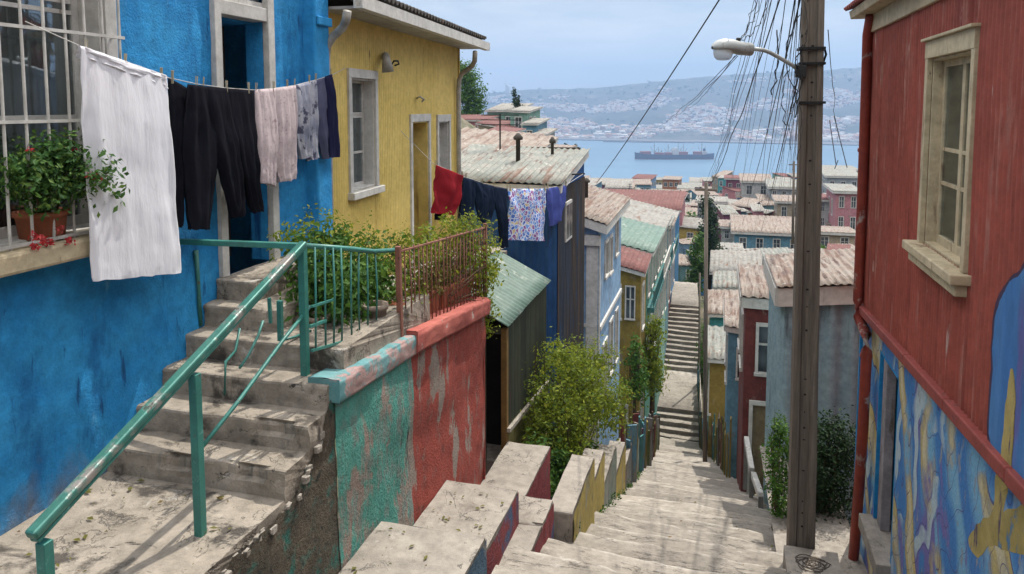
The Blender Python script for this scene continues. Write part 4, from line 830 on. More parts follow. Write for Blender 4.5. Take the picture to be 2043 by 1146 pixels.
# mural wall below
def mural():
    k=NT('blue_yellow_mural')
    def flow(sc,dist,rot,ds=1.2): return k.n('TexWave',{'Vector':k.vec((1,1,.8),(rot,0,0)),'Scale':sc,'Distortion':dist,'Detail':3.,'Detail Scale':ds,'Detail Roughness':.6},bands_direction='Y').outputs[1]
    f1=flow(.42,13.,.5,.8); f2=flow(.7,14.,-.7,1.1)
    reg=k.mr(k.noise(.9,4,.6),.44,.54); reg2=k.mr(k.noise(1.3,3,.6,(1,1,.6)),.48,.56)
    col=k.mix(k.mr(f1,.2,.8),(.05,.19,.46),(.17,.38,.55))
    col=k.mix(k.mr(k.noise(2.3,4,.6,(1,1,.4),1.),.54,.62),col,(.16,.14,.36))
    col=k.mix(k.math('MULTIPLY',k.mr(f2,.62,.68),reg2),col,(.40,.50,.54))
    yf=k.math('MULTIPLY',f1,1.)
    col=k.mix(k.math('MULTIPLY',k.mr(yf,.50,.53),reg),col,(.08,.06,.16)); col=k.mix(k.math('MULTIPLY',k.mr(yf,.57,.60),reg),col,(.50,.40,.16)); col=k.mix(k.math('MULTIPLY',k.mr(yf,.88,.93),reg),col,(.56,.50,.33))
    ln=k.math('ABSOLUTE',k.math('SUBTRACT',f2,.45)); col=k.mix(k.mr(ln,.015,.05,.85,0.),col,(.06,.06,.17))
    col=k.mix(k.mr(k.noise(11,5,.65,(1,1,.4)),.60,.66),col,(.26,.27,.29))
    g=k.mr(k.noise(40,6,.7),.3,.7,.7,1.05); col=k.mix(1.,col,k.n('CombineXYZ',{0:g,1:g,2:g}).outputs[0],'MULTIPLY')
    k.bsdf(col,.7,k.bump(k.noise(45,5,.65),.6,.008)); return k.m
m_mural=mural()
d0=FH.px(1742,880)[0]; d1=FH.px(1781,880)[0]; dz0_=FH.px(1748,1065)[1]; dz1_=FH.px(1760,712)[1]
wall(FH,.02,FH.L,-6.6,lambda u:zband(u)-.05,[(d0,d1,dz0_,dz1_)],du=.08,dz=.08,n=-.03,disp=None).build('mural_wall',m_mural,rh,smooth=True)
b=MB(); b.fbox(FH,0,.045,-6.5,-2.35,-.3,-.0); b.build('corner_strip',m_blue,rh)
b=MB(); b.fbox(FH,d0-.0,d0+.03,dz0_,dz1_,-.35,-.03); b.fbox(FH,d1-.03,d1,dz0_,dz1_,-.35,-.03); b.fbox(FH,d0,d1,dz1_-.03,dz1_,-.35,-.03); b.build('door_reveal',m_blue,rh)
b=MB(); b.fbox(FH,d0+.10,d0+.27,dz0_,dz1_-.03,-.14,-.05); b.fbox(FH,d1-.24,d1-.04,dz0_,dz1_-.03,-.16,-.08); dfr=b.build('door_frame',peel('grey_lilac_board',(.36,.33,.35),(.28,.26,.27),[((.16,.13,.11),.58,.66,6,VS)],grime=.4),rh,bevel=.006)
b=MB(); b.fbox(FH,d0+.03,d1-.03,dz0_,dz1_-.03,-.34,-.30); b.build('door',m_dark,rh)
b=MB(); b.fbox(FH,d0-.06,d1+.02,dz0_-.16,dz0_-.004,-.3,.10); b.build('door_step',m_conc,rh,bevel=.012)
m_spear=peel('mural_yellow',(.46,.36,.13),(.36,.28,.09),[((.10,.07,.12),.58,.64,5,(1,1,.4)),((.10,.22,.36),.57,.62,7,(1,1,.4))],bump=.3,grime=.3)
m_arch=peel('mural_blue',(.05,.17,.42),(.08,.22,.46),[((.12,.12,.32),.56,.64,3,VS)],bump=.3,grime=.3,sc=(1,1,.3))
m_ol=peel('mural_outline',(.05,.03,.06),(.07,.04,.08),bump=.2)
def shape(poly,n,mat,name):
    P0=[FH.px(x,y,n) for x,y in poly]; P=[]
    for i in range(len(P0)):
        a,b,c,d=[Vector(P0[(i+j)%len(P0)]) for j in (-1,0,1,2)]
        for t in range(6):
            q=catmull(a,b,c,d,t/6); P.append((q.x+.018*fbm((q.x*9,q.y*9,1),3),q.y+.018*fbm((q.x*9,q.y*9,7),3)))
    MB().fprism(FH,P,n,n+.004).build(name,mat,rh)
shape([(1978,735),(1979,672),(1984,625),(1993,592),(2008,566),(2030,546),(2075,528),(2110,1040),(2043,973),(1974,893)],.016,m_ol,'mural_outline')
shape([(1982,735),(1983,674),(1988,628),(1997,598),(2012,572),(2032,554),(2078,538),(2112,1035),(2043,966),(1978,886)],.020,m_arch,'mural_arch')
shape([(2019,735),(2010,790),(1996,925),(1990,970),(2016,972),(2018,935),(2026,800)],.025,m_spear,'mural_spear')
shape([(1988,945),(2012,950),(2012,985),(2004,1018),(2045,1008),(2100,1015),(2100,1110),(2043,1105),(2005,1098),(1975,1090),(1958,1112),(1938,1098),(1935,1072),(1958,1040),(1982,1018)],-.033,m_spear,'mural_blot')
# downpipe at the corner
p=[FH.pt(*FH.px(x,y,.07),.07) for x,y in ((1738,30),(1731,70),(1727,200),(1720,400),(1712,600),(1713,632),(1728,668),(1729,700),(1722,850),(1712,1000),(1700,1146),(1692,1240))]
MB().tube(p,.055,14).build('downpipe',m_pipe_red,rh,smooth=True)
b=MB()
for x,y in ((1723,300),(1728,710)): q=FH.pt(*FH.px(x,y,.07),.07); b.lathe((q.x,q.y,q.z),[(.062,-.02),(.064,0),(.062,.02)],14)
b.build('pipe_clip',m_redtrim,rh)
# ---------------- pole, street lamp, pad ----------------
po=thing('utility_pole','tall weathered utility pole with recessed face standing at the bottom right of the steps','utility pole',(.93,8.17,-4.8))
pt_=at(1622,0,Y=8.17); pb=at(1597,1085,Y=8.17)
def polesec(z,s,x):
    h=.135*s; w_=.078*s; d=.03
    return [(x-h,-h),(x-h+w_,-h),(x-h+w_+.006,-h+d),(x+h-w_-.006,-h+d),(x+h-w_,-h),(x+h,-h),(x+h,h),(x-h,h)]
mb=MB(); zs_=[-5.4+k*.3 for k in range(32)]; prev=None
for z in zs_:
    t=(z-pb.z)/(pt_.z-pb.z); s=lerp(.98,.74,t); xx=lerp(pb.x,pt_.x,t); n=8
    i=len(mb.v)
    for x_,y_ in polesec(z,s,xx): mb.v.append(Vector((x_+.006*fbm((z*.7,x_,1),2),8.17+y_,z)))
    if prev is not None:
        for k in range(n): mb.f.append((prev+k,prev+(k+1)%n,i+(k+1)%n,i+k))
    prev=i
mb.f.append(tuple(prev+k for k in range(8)))
mb.build('pole',m_polew,po,bevel=.008)
mb=MB(); z=-4.4
while z<1.0:
    t=(z-pb.z)/(pt_.z-pb.z); s=lerp(.98,.74,t); xx=lerp(pb.x,pt_.x,t); q=8.17-.135*s+.03
    r_=.004+.006*abs(math.sin(z*9)); mb.box(xx-r_,xx+r_,q-.006,q+.002,z-r_*.9,z+r_*.9)
    if abs(math.sin(z*3))>.6: mb.box(xx-.014,xx+.014,q-.004,q+.002,z-.004,z+.004)
    z+=.09+.45*abs(math.sin(z*7.3)*math.sin(z*2.9))
mb.build('bolt_holes',m_dark,po)
mb=MB()
for y_ in (98,128,205):
    c=at(1618,y_,Y=8.17); mb.box(c.x-.125,c.x+.125,8.17-.128,8.17+.128,c.z-.012,c.z+.012)
mb.build('steel_band',m_black,po)
mb=MB(); c=at(1644,105,Y=8.2); mb.tube([c+Vector((-.05,0,.06)),c+Vector((.0,0,.05)),c+Vector((.02,0,-.02)),c+Vector((.0,0,-.09)),c+Vector((-.06,0,-.10))],.012,8); mb.build('cable_hook',m_black,po,smooth=True)
la=thing('street_lamp','grey street lamp head with clear bowl on a bent arm held by the utility pole','street lamp',tuple(at(1597,140,Y=8.1)))
A=[at(x,y,Y=yy) for x,y,yy in ((1597,143,8.08),(1580,130,8.02),(1556,116,7.95),(1536,105,7.88),(1522,100,7.82),(1494,97,7.72))]
MB().tube(A,.020,12).build('lamp_arm',m_lampg,la,smooth=True)
MB().box(A[0].x-.05,A[0].x+.05,8.0,8.1,A[0].z-.06,A[0].z+.06).build('bracket',m_black,la,bevel=.006)
h0,h1v=at(1499,98,Y=7.74),at(1421,95,Y=7.48)
ax=(h1v-h0); L=ax.length; ad=ax.normalized(); sd_=ad.cross(Vector((0,0,1))).normalized(); upv=sd_.cross(ad)
def headring(t,w_,zt_,zb,n=18):
    out=[]
    for j in range(n):
        a=2*math.pi*j/n; zz=(zt_ if math.sin(a)>0 else zb)*abs(math.sin(a))**.8*(1 if math.sin(a)>0 else -1)
        out.append(h0+ad*(L*t)+sd_*(w_*math.cos(a))+upv*zz)
    return out
mb=MB()
prof=[(0,.050,.048,.058),(.02,.062,.058,.068),(.32,.075,.068,.062),(.5,.088,.085,.045),(.72,.094,.090,.030),(.88,.075,.070,.022),(.96,.045,.040,.018),(1,.012,.012,.014)]
rg=[headring(*q) for q in prof]
for r_ in rg: mb.v+=r_
for k in range(len(rg)-1):
    for j in range(18): mb.f.append((k*18+j,k*18+(j+1)%18,(k+1)*18+(j+1)%18,(k+1)*18+j))
mb.f.append(tuple(range(18)))
mb.build('lamp_head',m_lampg,la,smooth=True)
def bowl():
    k=NT('lamp_bowl'); tr=k.n('BsdfTransparent',{0:(.85,.87,.88)}); d=k.n('BsdfPrincipled',{'Base Color':(.62,.62,.60),'Roughness':.25}); mx=k.n('MixShader',{0:.55,1:tr.outputs[0],2:d.outputs[0]}); k.t.links.new(mx.outputs[0],k.out.inputs[0]); return k.m
mb=MB(); rr=[]
for dz,sc_ in ((-.02,1),(-.06,.97),(-.095,.85),(-.115,.6),(-.12,.2)):
    i=len(mb.v); rr.append(i)
    for j in range(18):
        a=2*math.pi*j/18; mb.v.append(h0+ad*L*(.72+.23*sc_*math.cos(a))+sd_*(.075*sc_*math.sin(a))+upv*dz)
for a,b_ in zip(rr,rr[1:]):
    for j in range(18): mb.f.append((a+j,a+(j+1)%18,b_+(j+1)%18,b_+j))
mb.f.append(tuple(rr[-1]+j for j in range(18)))
mb.build('lamp_bowl',bowl(),la,smooth=True)
c=at(1473,82,Y=7.64); MB().lathe((c.x,c.y,c.z-.02),[(.022,0),(.022,.04),(.018,.05)],12).build('photocell',m_black,la,smooth=True)
pd=thing('cover_slab','pale concrete slab with a dark swirling relief at the foot of the utility pole','slab',(.95,7.7,-4.7))
zp=-4.60; a0,a1=at(1563,1088,Z=zp),at(1668,1094,Z=zp)
slab('c',a0.x,a1.x,a0.y-1.0,a0.y,zp-.5,zp,None,91,.012,nx=12,ny=12).build('slab',m_conc,pd,recalc=False)
cc=at(1620,1124,Z=zp+.012); mb=MB(); rn=random.Random(2)
for k in range(15):
    r_=.02+.0085*k; a=rn.uniform(0,6); pts=[]
    for j in range(14): 
        t=a+j*.32*(1 if k%2 else -1); q=r_*(1+.18*math.sin(t*3+k)); pts.append((cc.x+q*math.cos(t)*1.15,cc.y+q*math.sin(t)*.95,zp+.008+.004*math.sin(j)))
    mb.tube(pts,.0042,5)
mb.build('swirl_relief',peel('dark_relief',(.12,.095,.08),(.17,.14,.11),grime=.4),pd,smooth=True)
structure(MB().grid(lambda a,b:(lerp(.72,1.65,a),lerp(6.3,12.4,b),interp(lerp(6.3,12.4,b),[(6.3,-4.85),(9,-5.12),(12.4,-5.5)])+.02*fbm((a*3,b*20,2),3)),10,40).build('side_pavement',m_conc))
# ---------------- hedges ----------------
he=thing('dark_hedge','dark dense evergreen hedge behind the utility pole','hedge',(1.25,10.2,-5.4))
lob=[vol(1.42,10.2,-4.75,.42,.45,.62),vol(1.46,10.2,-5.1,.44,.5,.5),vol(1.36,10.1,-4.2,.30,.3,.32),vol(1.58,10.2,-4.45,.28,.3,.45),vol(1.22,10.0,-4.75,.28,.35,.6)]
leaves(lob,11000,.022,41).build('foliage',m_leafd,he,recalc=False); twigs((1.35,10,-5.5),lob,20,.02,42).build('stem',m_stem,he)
he=thing('green_shrub','mid green leafy shrub left of the utility pole beside the painted fence','shrub',(.78,9.9,-5.4))
lob=[vol(.80,9.9,-4.55,.17,.35,.42),vol(.84,9.9,-4.2,.14,.25,.25),vol(.85,9.7,-4.95,.16,.3,.3)]
leaves(lob,2600,.022,43).build('foliage',m_leaf,he,recalc=False); twigs((.82,9.9,-5.5),lob,14,.012,44).build('stem',m_stem,he)
# ---------------- houses further down the street ----------------
def wm(name,c,k=.75,p=(.3,.27,.22),wave=None): return peel(name,c,tuple(v*k for v in c),[(p,.60,.68,2.2,(1,1,.4)),((.08,.07,.06),.66,.72,4,(1,1,.2))],grime=.35,bump=.3,wave=wave)
WAVE=('X',9.,.02); 
W_={n:wm('painted_wall_'+n,c) for n,c in dict(navy=(.025,.085,.23),sky=(.27,.43,.62),olive=(.30,.21,.05),green=(.10,.27,.20),mint=(.25,.42,.34),teal=(.13,.26,.28),maroon=(.17,.045,.04),blue=(.07,.26,.48),white=(.52,.51,.49),grey=(.34,.38,.40),pink=(.50,.22,.24),turquoise=(.08,.34,.36),yellow=(.52,.37,.08),orange=(.42,.17,.07),beige=(.42,.34,.24),plum=(.24,.08,.13),seablue=(.14,.30,.40)).items()}
R_={'pale':m_roofw,'rust':m_roofr,'green':m_roofg,'maroon':m_roofm,'white':m_roofwt,'dark':m_roofd}
def house(label,X0,X1,Y0,Y1,zb,zt,wmat,rmat,rz=None,cat='house',group=None,front=(),side=(),vis='R',corr=0,over=.15,roof=True,trim='white',wl=.16,name='house',fascia=.12):
    """axis-aligned house: front faces the camera side (-Y), its seen side faces +X ('R') or -X ('L'); rz = roof heights at front-left, front-right, back-left, back-right corners"""
    t=thing(name,label,cat,((X0+X1)/2,(Y0+Y1)/2,zb),group)
    wmt=W_[wmat] if isinstance(wmat,str) else wmat; tm={'white':m_white,'grey':m_grey_pipe,'cream':m_cream}[trim]
    z4=rz or (zt,zt,zt,zt)
    FF=Fr((X0,Y0),(X1,Y0)); FSd=Fr((X1,Y0),(X1,Y1)) if vis=='R' else Fr((X0,Y1),(X0,Y0))
    FO=Fr((X0,Y1),(X0,Y0)) if vis=='R' else Fr((X1,Y0),(X1,Y1)); FBk=Fr((X1,Y1),(X0,Y1))
    tops={'F':(z4[0],z4[1]),'R':(z4[1],z4[3]),'L':(z4[2],z4[0]),'B':(z4[3],z4[2])}
    mb=MB()
    for F,h,kk in ((FF,front,'F'),(FSd,side,vis),(FO,(),'L' if vis=='R' else 'R'),(FBk,(),'B')):
        a,b=tops[kk]; seen=kk in('F',vis)
        merge(mb,wall(F,0,F.L,zb,lambda u,a=a,b=b,L=F.L:lerp(a,b,u/L)-.01,[q[:4] for q in h],du=(.02 if corr and seen else 50),dz=50,wl=corr if seen else 0,amp=.012 if corr<.2 else .045))
    mb.build('wall',wmt,t,smooth=bool(corr))
    for F,hh in ((FF,front),(FSd,side)):
        for q in hh:
            f=MB(); u0,u1,z0,z1=q[:4]; tr=min(.09,(u1-u0)*.14); door=len(q)>4
            f.fbox(F,u0-tr,u0,z0,z1,-.08,.04); f.fbox(F,u1,u1+tr,z0,z1,-.08,.04); f.fbox(F,u0-tr,u1+tr,z1,z1+tr*1.2,-.08,.045)
            if not door:
                f.fbox(F,u0-tr*1.3,u1+tr*1.3,z0-tr,z0,-.08,.07); um=(u0+u1)/2; f.fbox(F,um-.025,um+.025,z0,z1,-.07,-.03); f.fbox(F,u0,u1,lerp(z0,z1,.6)-.02,lerp(z0,z1,.6)+.02,-.07,-.035)
            w=f.build('door_frame' if door else 'window',tm,t)
            MB().fbox(F,u0,u1,z0,z1,-.10,-.075).build('door' if door else 'pane',m_doorw if door else m_dglass,w)
    if roof:
        o=over; a,b,c,d=z4; e=.06
        wavesheet((X0-o,Y0-o,a+e),(X1+o,Y0-o,b+e),(X0-o,Y1+o,c+e),(X1+o,Y1+o,d+e),wl,min(.022,wl*.1),nv=3,rag=.05).build('roof',R_[rmat] if isinstance(rmat,str) else rmat,t,smooth=True,solid=.012)
        if fascia:
            f=MB(); o2=o-.03
            f.hexa([(X0-o2,Y0-o2,a-fascia),(X1+o2,Y0-o2,b-fascia),(X1+o2,Y0-o2+.04,b-fascia),(X0-o2,Y0-o2+.04,a-fascia)],[(X0-o2,Y0-o2,a+.02),(X1+o2,Y0-o2,b+.02),(X1+o2,Y0-o2+.04,b+.02),(X0-o2,Y0-o2+.04,a+.02)])
            xs=X1+o2 if vis=='R' else X0-o2; p,q=(b,d) if vis=='R' else (a,c)
            f.hexa([(xs-.04,Y0-o2+.045,p-fascia),(xs,Y0-o2+.045,p-fascia),(xs,Y1+o2,q-fascia),(xs-.04,Y1+o2,q-fascia)],[(xs-.04,Y0-o2+.045,p+.02),(xs,Y0-o2+.045,p+.02),(xs,Y1+o2,q+.02),(xs-.04,Y1+o2,q+.02)])
            f.build('fascia',tm,t)
    return t
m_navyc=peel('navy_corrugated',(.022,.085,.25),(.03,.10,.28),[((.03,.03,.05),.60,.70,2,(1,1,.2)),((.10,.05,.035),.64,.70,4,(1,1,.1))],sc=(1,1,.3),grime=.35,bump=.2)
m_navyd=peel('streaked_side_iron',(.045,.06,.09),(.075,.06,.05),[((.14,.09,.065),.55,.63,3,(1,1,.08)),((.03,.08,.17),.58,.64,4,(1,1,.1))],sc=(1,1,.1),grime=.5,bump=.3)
bx=house('dark blue corrugated iron house with a pale ribbed roof behind the green shed',-5.6,-3.0,14,16.9,-8.5,-1.55,m_navyc,'pale',(-1.52,-1.55,-.98,-1.06),corr=.15,over=.13,wl=.14,name='blue_house')
FD=Fr((-3.0,14.),(-3.0,16.9))
zw=FD.px(1135,400)[1]
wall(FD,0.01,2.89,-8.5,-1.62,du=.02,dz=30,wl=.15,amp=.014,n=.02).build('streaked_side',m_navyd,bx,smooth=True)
f=MB(); f.fbox(FD,.62,1.25,zw-.78,zw+.02,.0,.06); w=f.build('window',m_white,bx); 
for a in (.66,.96): MB().fbox(FD,a,a+.25,zw-.72,zw-.04,.061,.066).build('pane',m_dglass,w)
f=MB(); 
for p,q in (((-4.9,17,-1.0),(-3.1,17,-1.0)),): f.beam(p,q,.08,.06)
f.build('ridge_flashing',m_roofd,bx)
q=F2.pt(*F2.px(1164,347)); MB().beam((-3.02,q.y,q.z-.03),(q.x+.03,q.y,q.z),.03,.03).build('line_bracket',m_roofd,bx)
# small lean-to left of it, below the yellow house
house('small rusty roofed lean-to behind the far corner of the yellow house',-7.5,-4.9,18.5,22,-6,-1.2,'pink','rust',(-1.35,-1.5,-.75,-1.0),over=.2,wl=.3)
hb=house('tall pale blue boarded house with a rusty roof beside the dark blue iron house',-7,-3.12,20,24.75,-12.5,-3.25,'sky','rust',(-1.9,-3.22,-1.9,-3.12),side=((1.1,1.65,-4.9,-3.95),(2.0,2.5,-5.0,-3.95),(3.3,3.8,-4.7,-3.6),(.9,1.6,-8.6,-6.9,1),(2.2,2.8,-8.2,-6.6),(3.5,4.0,-8.2,-6.6)),over=.28,wl=.16,fascia=.22)
FLb=Fr((-7,20),(-3.12,20)); f=MB(); f.fbox(FLb,2.6,3.92,-3.78,-3.50,.0,.12); f.fbox(FLb,3.55,3.86,-12,-3.8,.0,.04); f.fbox(FLb,0,3.86,-6.05,-5.97,.0,.05); f.build('trim_board',m_white,hb)
FLs=Fr((-3.12,20),(-3.12,24.75)); f=MB(); f.fbox(FLs,.0,.12,-12,-3.5,.0,.04); f.fbox(FLs,.13,4.7,-6.2,-6.08,.0,.06); f.build('trim_board',m_white,hb)
ol=house('mustard yellow house with a small maroon roof in the shade beyond the pale blue house',-6,-2.72,27.5,29.6,-14.5,-5.9,'olive','maroon',(-5.3,-6.15,-5.1,-5.95),front=((1.9,2.5,-7.9,-6.7),(2.75,3.05,-7.9,-6.7),(2.0,2.8,-13.4,-11.3,1)),side=((.5,1.1,-8.4,-6.8),(.5,1.3,-13,-11,1)),over=.2,wl=.2)
spec=[(30.2,36.5,'green','green',-5.9,'green terraced house with a pale green roof and tall white windows'),(36.7,43,'mint','white',-6.2,'mint terraced house with a white sheet roof beyond the green one'),(43.2,47.5,'teal','pale',-6.9,'teal terraced house with a pale roof further down the street'),(47.7,51,'maroon','rust',-7.6,'narrow maroon terraced house near the top of the far steps'),(51.2,57,'blue','white',-7.9,'blue terraced house at the end of the left row')]
for k,(y0,y1,wc,rc,zt_,lab) in enumerate(spec):
    L=y1-y0; nn=max(2,int(L/1.5)); sw=[]
    for i in range(nn):
        u=(i+.3)*L/nn; sw.append((u,u+.6,zt_-1.9,zt_-.6)); 
        sw.append((u,u+.6,zt_-5.0,zt_-3.2)+((1,) if i%2 else ()))
    xr=-2.75-.10*k
    h=house(lab,xr-4.5,xr,y0,y1,-18,zt_,wc,rc,(zt_+1.1,zt_,zt_+1.0,zt_-.1),side=sw,front=((3.4,4.0,zt_-1.7,zt_-.6),),over=.3,wl=.3,group=None)
    b=MB(); b.box(xr,xr+.28,y0+.3,y1-.3,zt_-2.55,zt_-2.35); 
    for i in range(int((y1-y0-.6)/.35)): b.box(xr+.24,xr+.27,y0+.35+i*.35,y0+.38+i*.35,zt_-2.35,zt_-1.7)
    b.box(xr+.22,xr+.29,y0+.3,y1-.3,zt_-1.7,zt_-1.64); b.build('balcony',m_white if k%2 else PAINT[0],h)
house('blue house with white window hoods and a maroon roof behind the terraced row',-9.5,-3.4,62,68,-17,-8.3,'blue','maroon',(-8.5,-8.5,-7.7,-7.7),front=((2.2,3.2,-10.2,-9.1),(3.9,4.9,-10.2,-9.1),(.5,1.4,-10.2,-9.1)),over=.5,wl=.3)
house('low grey house with a curved white sheet roof left of the blue hooded house',-14,-9.8,60,66,-17,-8.6,'grey','white',(-8.9,-8.4,-8.0,-8.0),front=((1.2,2.2,-10.4,-9.4),),over=.4,wl=.3)
house('small white sheet roofed shed below the blue hooded house',-8.8,-4.6,58,60.5,-16,-10.2,'seablue','white',(-10.2,-10.6,-9.7,-10.1),over=.3,wl=.3)
# right side of the street
m_gb=peel('grey_blue_corrugated',(.24,.36,.42),(.30,.42,.47),[((.10,.13,.15),.58,.68,2,(1,1,.15)),((.30,.26,.22),.65,.7,6,(1,1,.2))],grime=.35,bump=.3)
zg=at(1600,583,Y=12)[2]
house('grey blue corrugated house with a rust stained pale roof behind the utility pole',1.0,5.5,12,15.0,-8,-2.8,m_gb,m_roofr,(-2.80,-2.28,-2.95,-2.28),vis='L',corr=.30,over=.14,wl=.11,fascia=.26)
house('small dark red house with a rusty roof squeezed beside the grey blue house',.58,2.4,16.2,19.5,-9.5,-4.0,'maroon','rust',(-4.02,-4.06,-4.08,-4.02),vis='L',front=((.28,.72,-5.6,-4.6),(.2,.75,-8.3,-6.3,1)),side=((.4,1.1,-5.8,-4.7),(1.7,2.4,-5.8,-4.7)),over=.10,wl=.2,fascia=.2) 
house('small teal house with a patched pale roof below the dark red house',.32,1.1,20.5,24.0,-13,-5.9,'seablue','rust',(-5.9,-6.0,-6.1,-6.05),vis='L',front=((.25,.55,-7.3,-6.5),),side=((.6,1.3,-7.6,-6.4),(2.2,2.9,-7.6,-6.4)),over=.12,wl=.2)
house('low ochre shack with a flat pale roof beside the far flight of steps',-.2,.95,28,31.5,-16,-9.3,'olive','pale',(-9.3,-9.3,-9.2,-9.2),vis='L',over=.2,wl=.3,side=((.8,1.6,-11.4,-10.2),(2.6,3.4,-11.4,-10.2)))
house('rusty roofed turquoise house right of the far flight of steps',-.3,1.5,36,39,-16,-9.8,'turquoise','rust',(-9.8,-9.7,-9.5,-9.4),vis='L',over=.3,wl=.3,front=((.9,1.4,-11.4,-10.5),),side=((.6,1.2,-11.6,-10.6),(1.8,2.4,-11.6,-10.6)))
house('maroon shed with a pale roof beyond the turquoise house',.0,2.0,48,51,-17,-11.6,'maroon','pale',(-11.4,-11.2,-11.1,-10.9),vis='L',over=.3,wl=.3,front=((1,1.8,-13.2,-12.2),))
house('plum house with a broken white roof behind the maroon shed',-.2,3,58,62,-19,-12.6,'plum','white',(-12.6,-12.2,-11.8,-11.4),vis='L',over=.4,wl=.35,front=((.6,1.3,-14.4,-13.4),(1.9,2.6,-14.4,-13.4)))
# houses across the hollow, each placed by its front wall
def bgh(label,x0,x1,ye,yb,Y,dep,wc,rc,yr,nw=3,two=False):
    a=at(x0,ye,Y=Y); b=at(x1,ye,Y=Y); zb=at(x0,yb,Y=Y).z-4; zr=at(x0,yr,Y=Y+dep).z
    w_=b.x-a.x; H=a.z-at(x0,yb,Y=Y).z; ws=[]
    for i in range(nw):
        u=(i+.32)*w_/nw; ww=min(.36*w_/nw,1.1)
        if two: ws+=[(u,u+ww,a.z-H*.36,a.z-H*.12),(u,u+ww,a.z-H*.84,a.z-H*.58)]
        else: ws.append((u,u+ww,a.z-H*.68,a.z-H*.25))
    sd_=((dep*.3,dep*.3+.9,a.z-H*.6,a.z-H*.25),(dep*.62,dep*.62+.9,a.z-H*.6,a.z-H*.25))
    return house(label,a.x,b.x,Y,Y+dep,zb,a.z,wc,rc,(a.z,a.z,zr,zr),front=ws,side=sd_,vis='L' if a.x>0 else 'R',over=.45,wl=.5,fascia=.25)
bgh('wide grey teal house with a patchy rusted white roof below the cable bundle',1466,1602,462,512,92,9,'seablue','rust',430,4)
bgh('pale two storey house with a flat rusty roof left of the utility pole',1481,1538,362,432,150,9,'white','rust',347,2,True)
bgh('white two storey house with a deep veranda just left of the pole',1536,1594,374,436,138,9,'grey','pale',358,3,True)
bgh('low pinkish brown house tucked behind the utility pole',1552,1604,402,446,118,8,'beige','rust',390,2)
bgh('tall pink house with a pale roof right of the utility pole',1668,1716,382,470,104,9,'pink','pale',368,2,True)
bgh('narrow white house right of the utility pole beside the pink one',1634,1668,398,462,110,8,'white','maroon',388,2,True)
bgh('grey house with a ribbed pale roof above the pink house',1650,1716,352,392,165,10,'grey','pale',338,3)
bgh('long low house with a cream roof under the water line by the red house',1636,1712,338,352,215,12,'beige','pale',330,4)
bgh('beige shed with a rusty roof below the pink house',1626,1706,462,505,84,6,'beige','rust',452,2)
bgh('dark plum house with a red railing at the edge of the hollow',1449,1482,356,398,170,8,'plum','maroon',350,2)
bgh('blue grey house with a white roof at the shore end of the street',1392,1448,402,436,128,8,'grey','white',392,2)
bgh('pinkish house with a brown roof left of the far pole',1300,1362,392,420,118,9,'pink','maroon',382,3)
bgh('small white roofed house above the blue hooded house',1255,1300,402,432,96,8,'white','white',392,2)
rn=random.Random(77)
cols=list(W_.keys())+['turquoise','yellow','pink','orange','sky','mint','white']; 
def lab_bg(wc,rc,k): return {'pale':'pale roofed','rust':'rusty roofed','white':'white roofed','maroon':'maroon roofed','dark':'dark roofed'}[rc]+' '+wc+' house among the crowded houses towards the shore'
names={'seablue':'sea blue','olive':'ochre'}
k=0
for j in range(9):
    Y=112+j*17
    nx=12+j
    for i in range(nx):
        X=lerp(-34-j*3,40+j*5,(i+rn.uniform(.1,.9))/nx); yy=Y+rn.uniform(-7,7); 
        w_=rn.uniform(3.6,7.5); dp=rn.uniform(4,7); zb=ground_z(X,yy)-2+rn.uniform(0,1.6); h=rn.choice((2.6,3.2,3.6,5.4))
        if X>30 and yy>190: continue
        wc=rn.choice(cols); rc=rn.choice(('pale','rust','rust','rust','white','maroon')); zt_=zb+2+h*.8; dz=rn.uniform(.4,1.2); zs2=rn.uniform(-.5,.5)
        fr=[((q+.3)*w_/3,(q+.3)*w_/3+.9,zt_-1.9,zt_-.8) for q in range(3)]
        if h>5: fr+=[((q+.3)*w_/3,(q+.3)*w_/3+.9,zt_-4.3,zt_-3.1) for q in range(3)]
        house(('pale roofed ' if rc=='pale' else 'rusty roofed ' if rc=='rust' else 'white roofed ' if rc=='white' else 'maroon roofed ')+names.get(wc,wc)+' painted house in the crowded hollow towards the shore',X-w_/2,X+w_/2,yy,yy+dp,zb-2,zt_,wc,rc,(zt_+zs2*0,zt_,zt_+dz,zt_+dz+zs2*.3),front=fr,side=((1,1.9,zt_-1.9,zt_-.8),(3,3.9,zt_-1.9,zt_-.8)),vis='R' if X<0 else 'L',over=.4,wl=.6,group='houses crowded in the hollow towards the shore',fascia=0).rotation_euler=(0,0,rn.gauss(0,.22))
for k in range(110):
    yy=rn.uniform(88,215); X=rn.uniform(-30,44); zb=ground_z(X,yy); w_=rn.uniform(2,4.5); zt_=zb+rn.uniform(2.4,5); wc=rn.choice(cols); rc=rn.choice(('rust','pale','maroon','rust'))
    house('small '+names.get(wc,wc)+' lean-to shed squeezed between the crowded houses',X,X+w_,yy,yy+3,zb-3,zt_,wc,rc,(zt_,zt_,zt_+rn.uniform(-.1,.9),zt_+rn.uniform(-.1,.9)),front=((w_*.3,w_*.6,zt_-1.6,zt_-.6),),vis='R' if X<0 else 'L',over=.25,wl=.5,group='lean-to sheds between the crowded houses',fascia=0,name='shed',cat='shed').rotation_euler=(0,0,rn.gauss(0,.5))
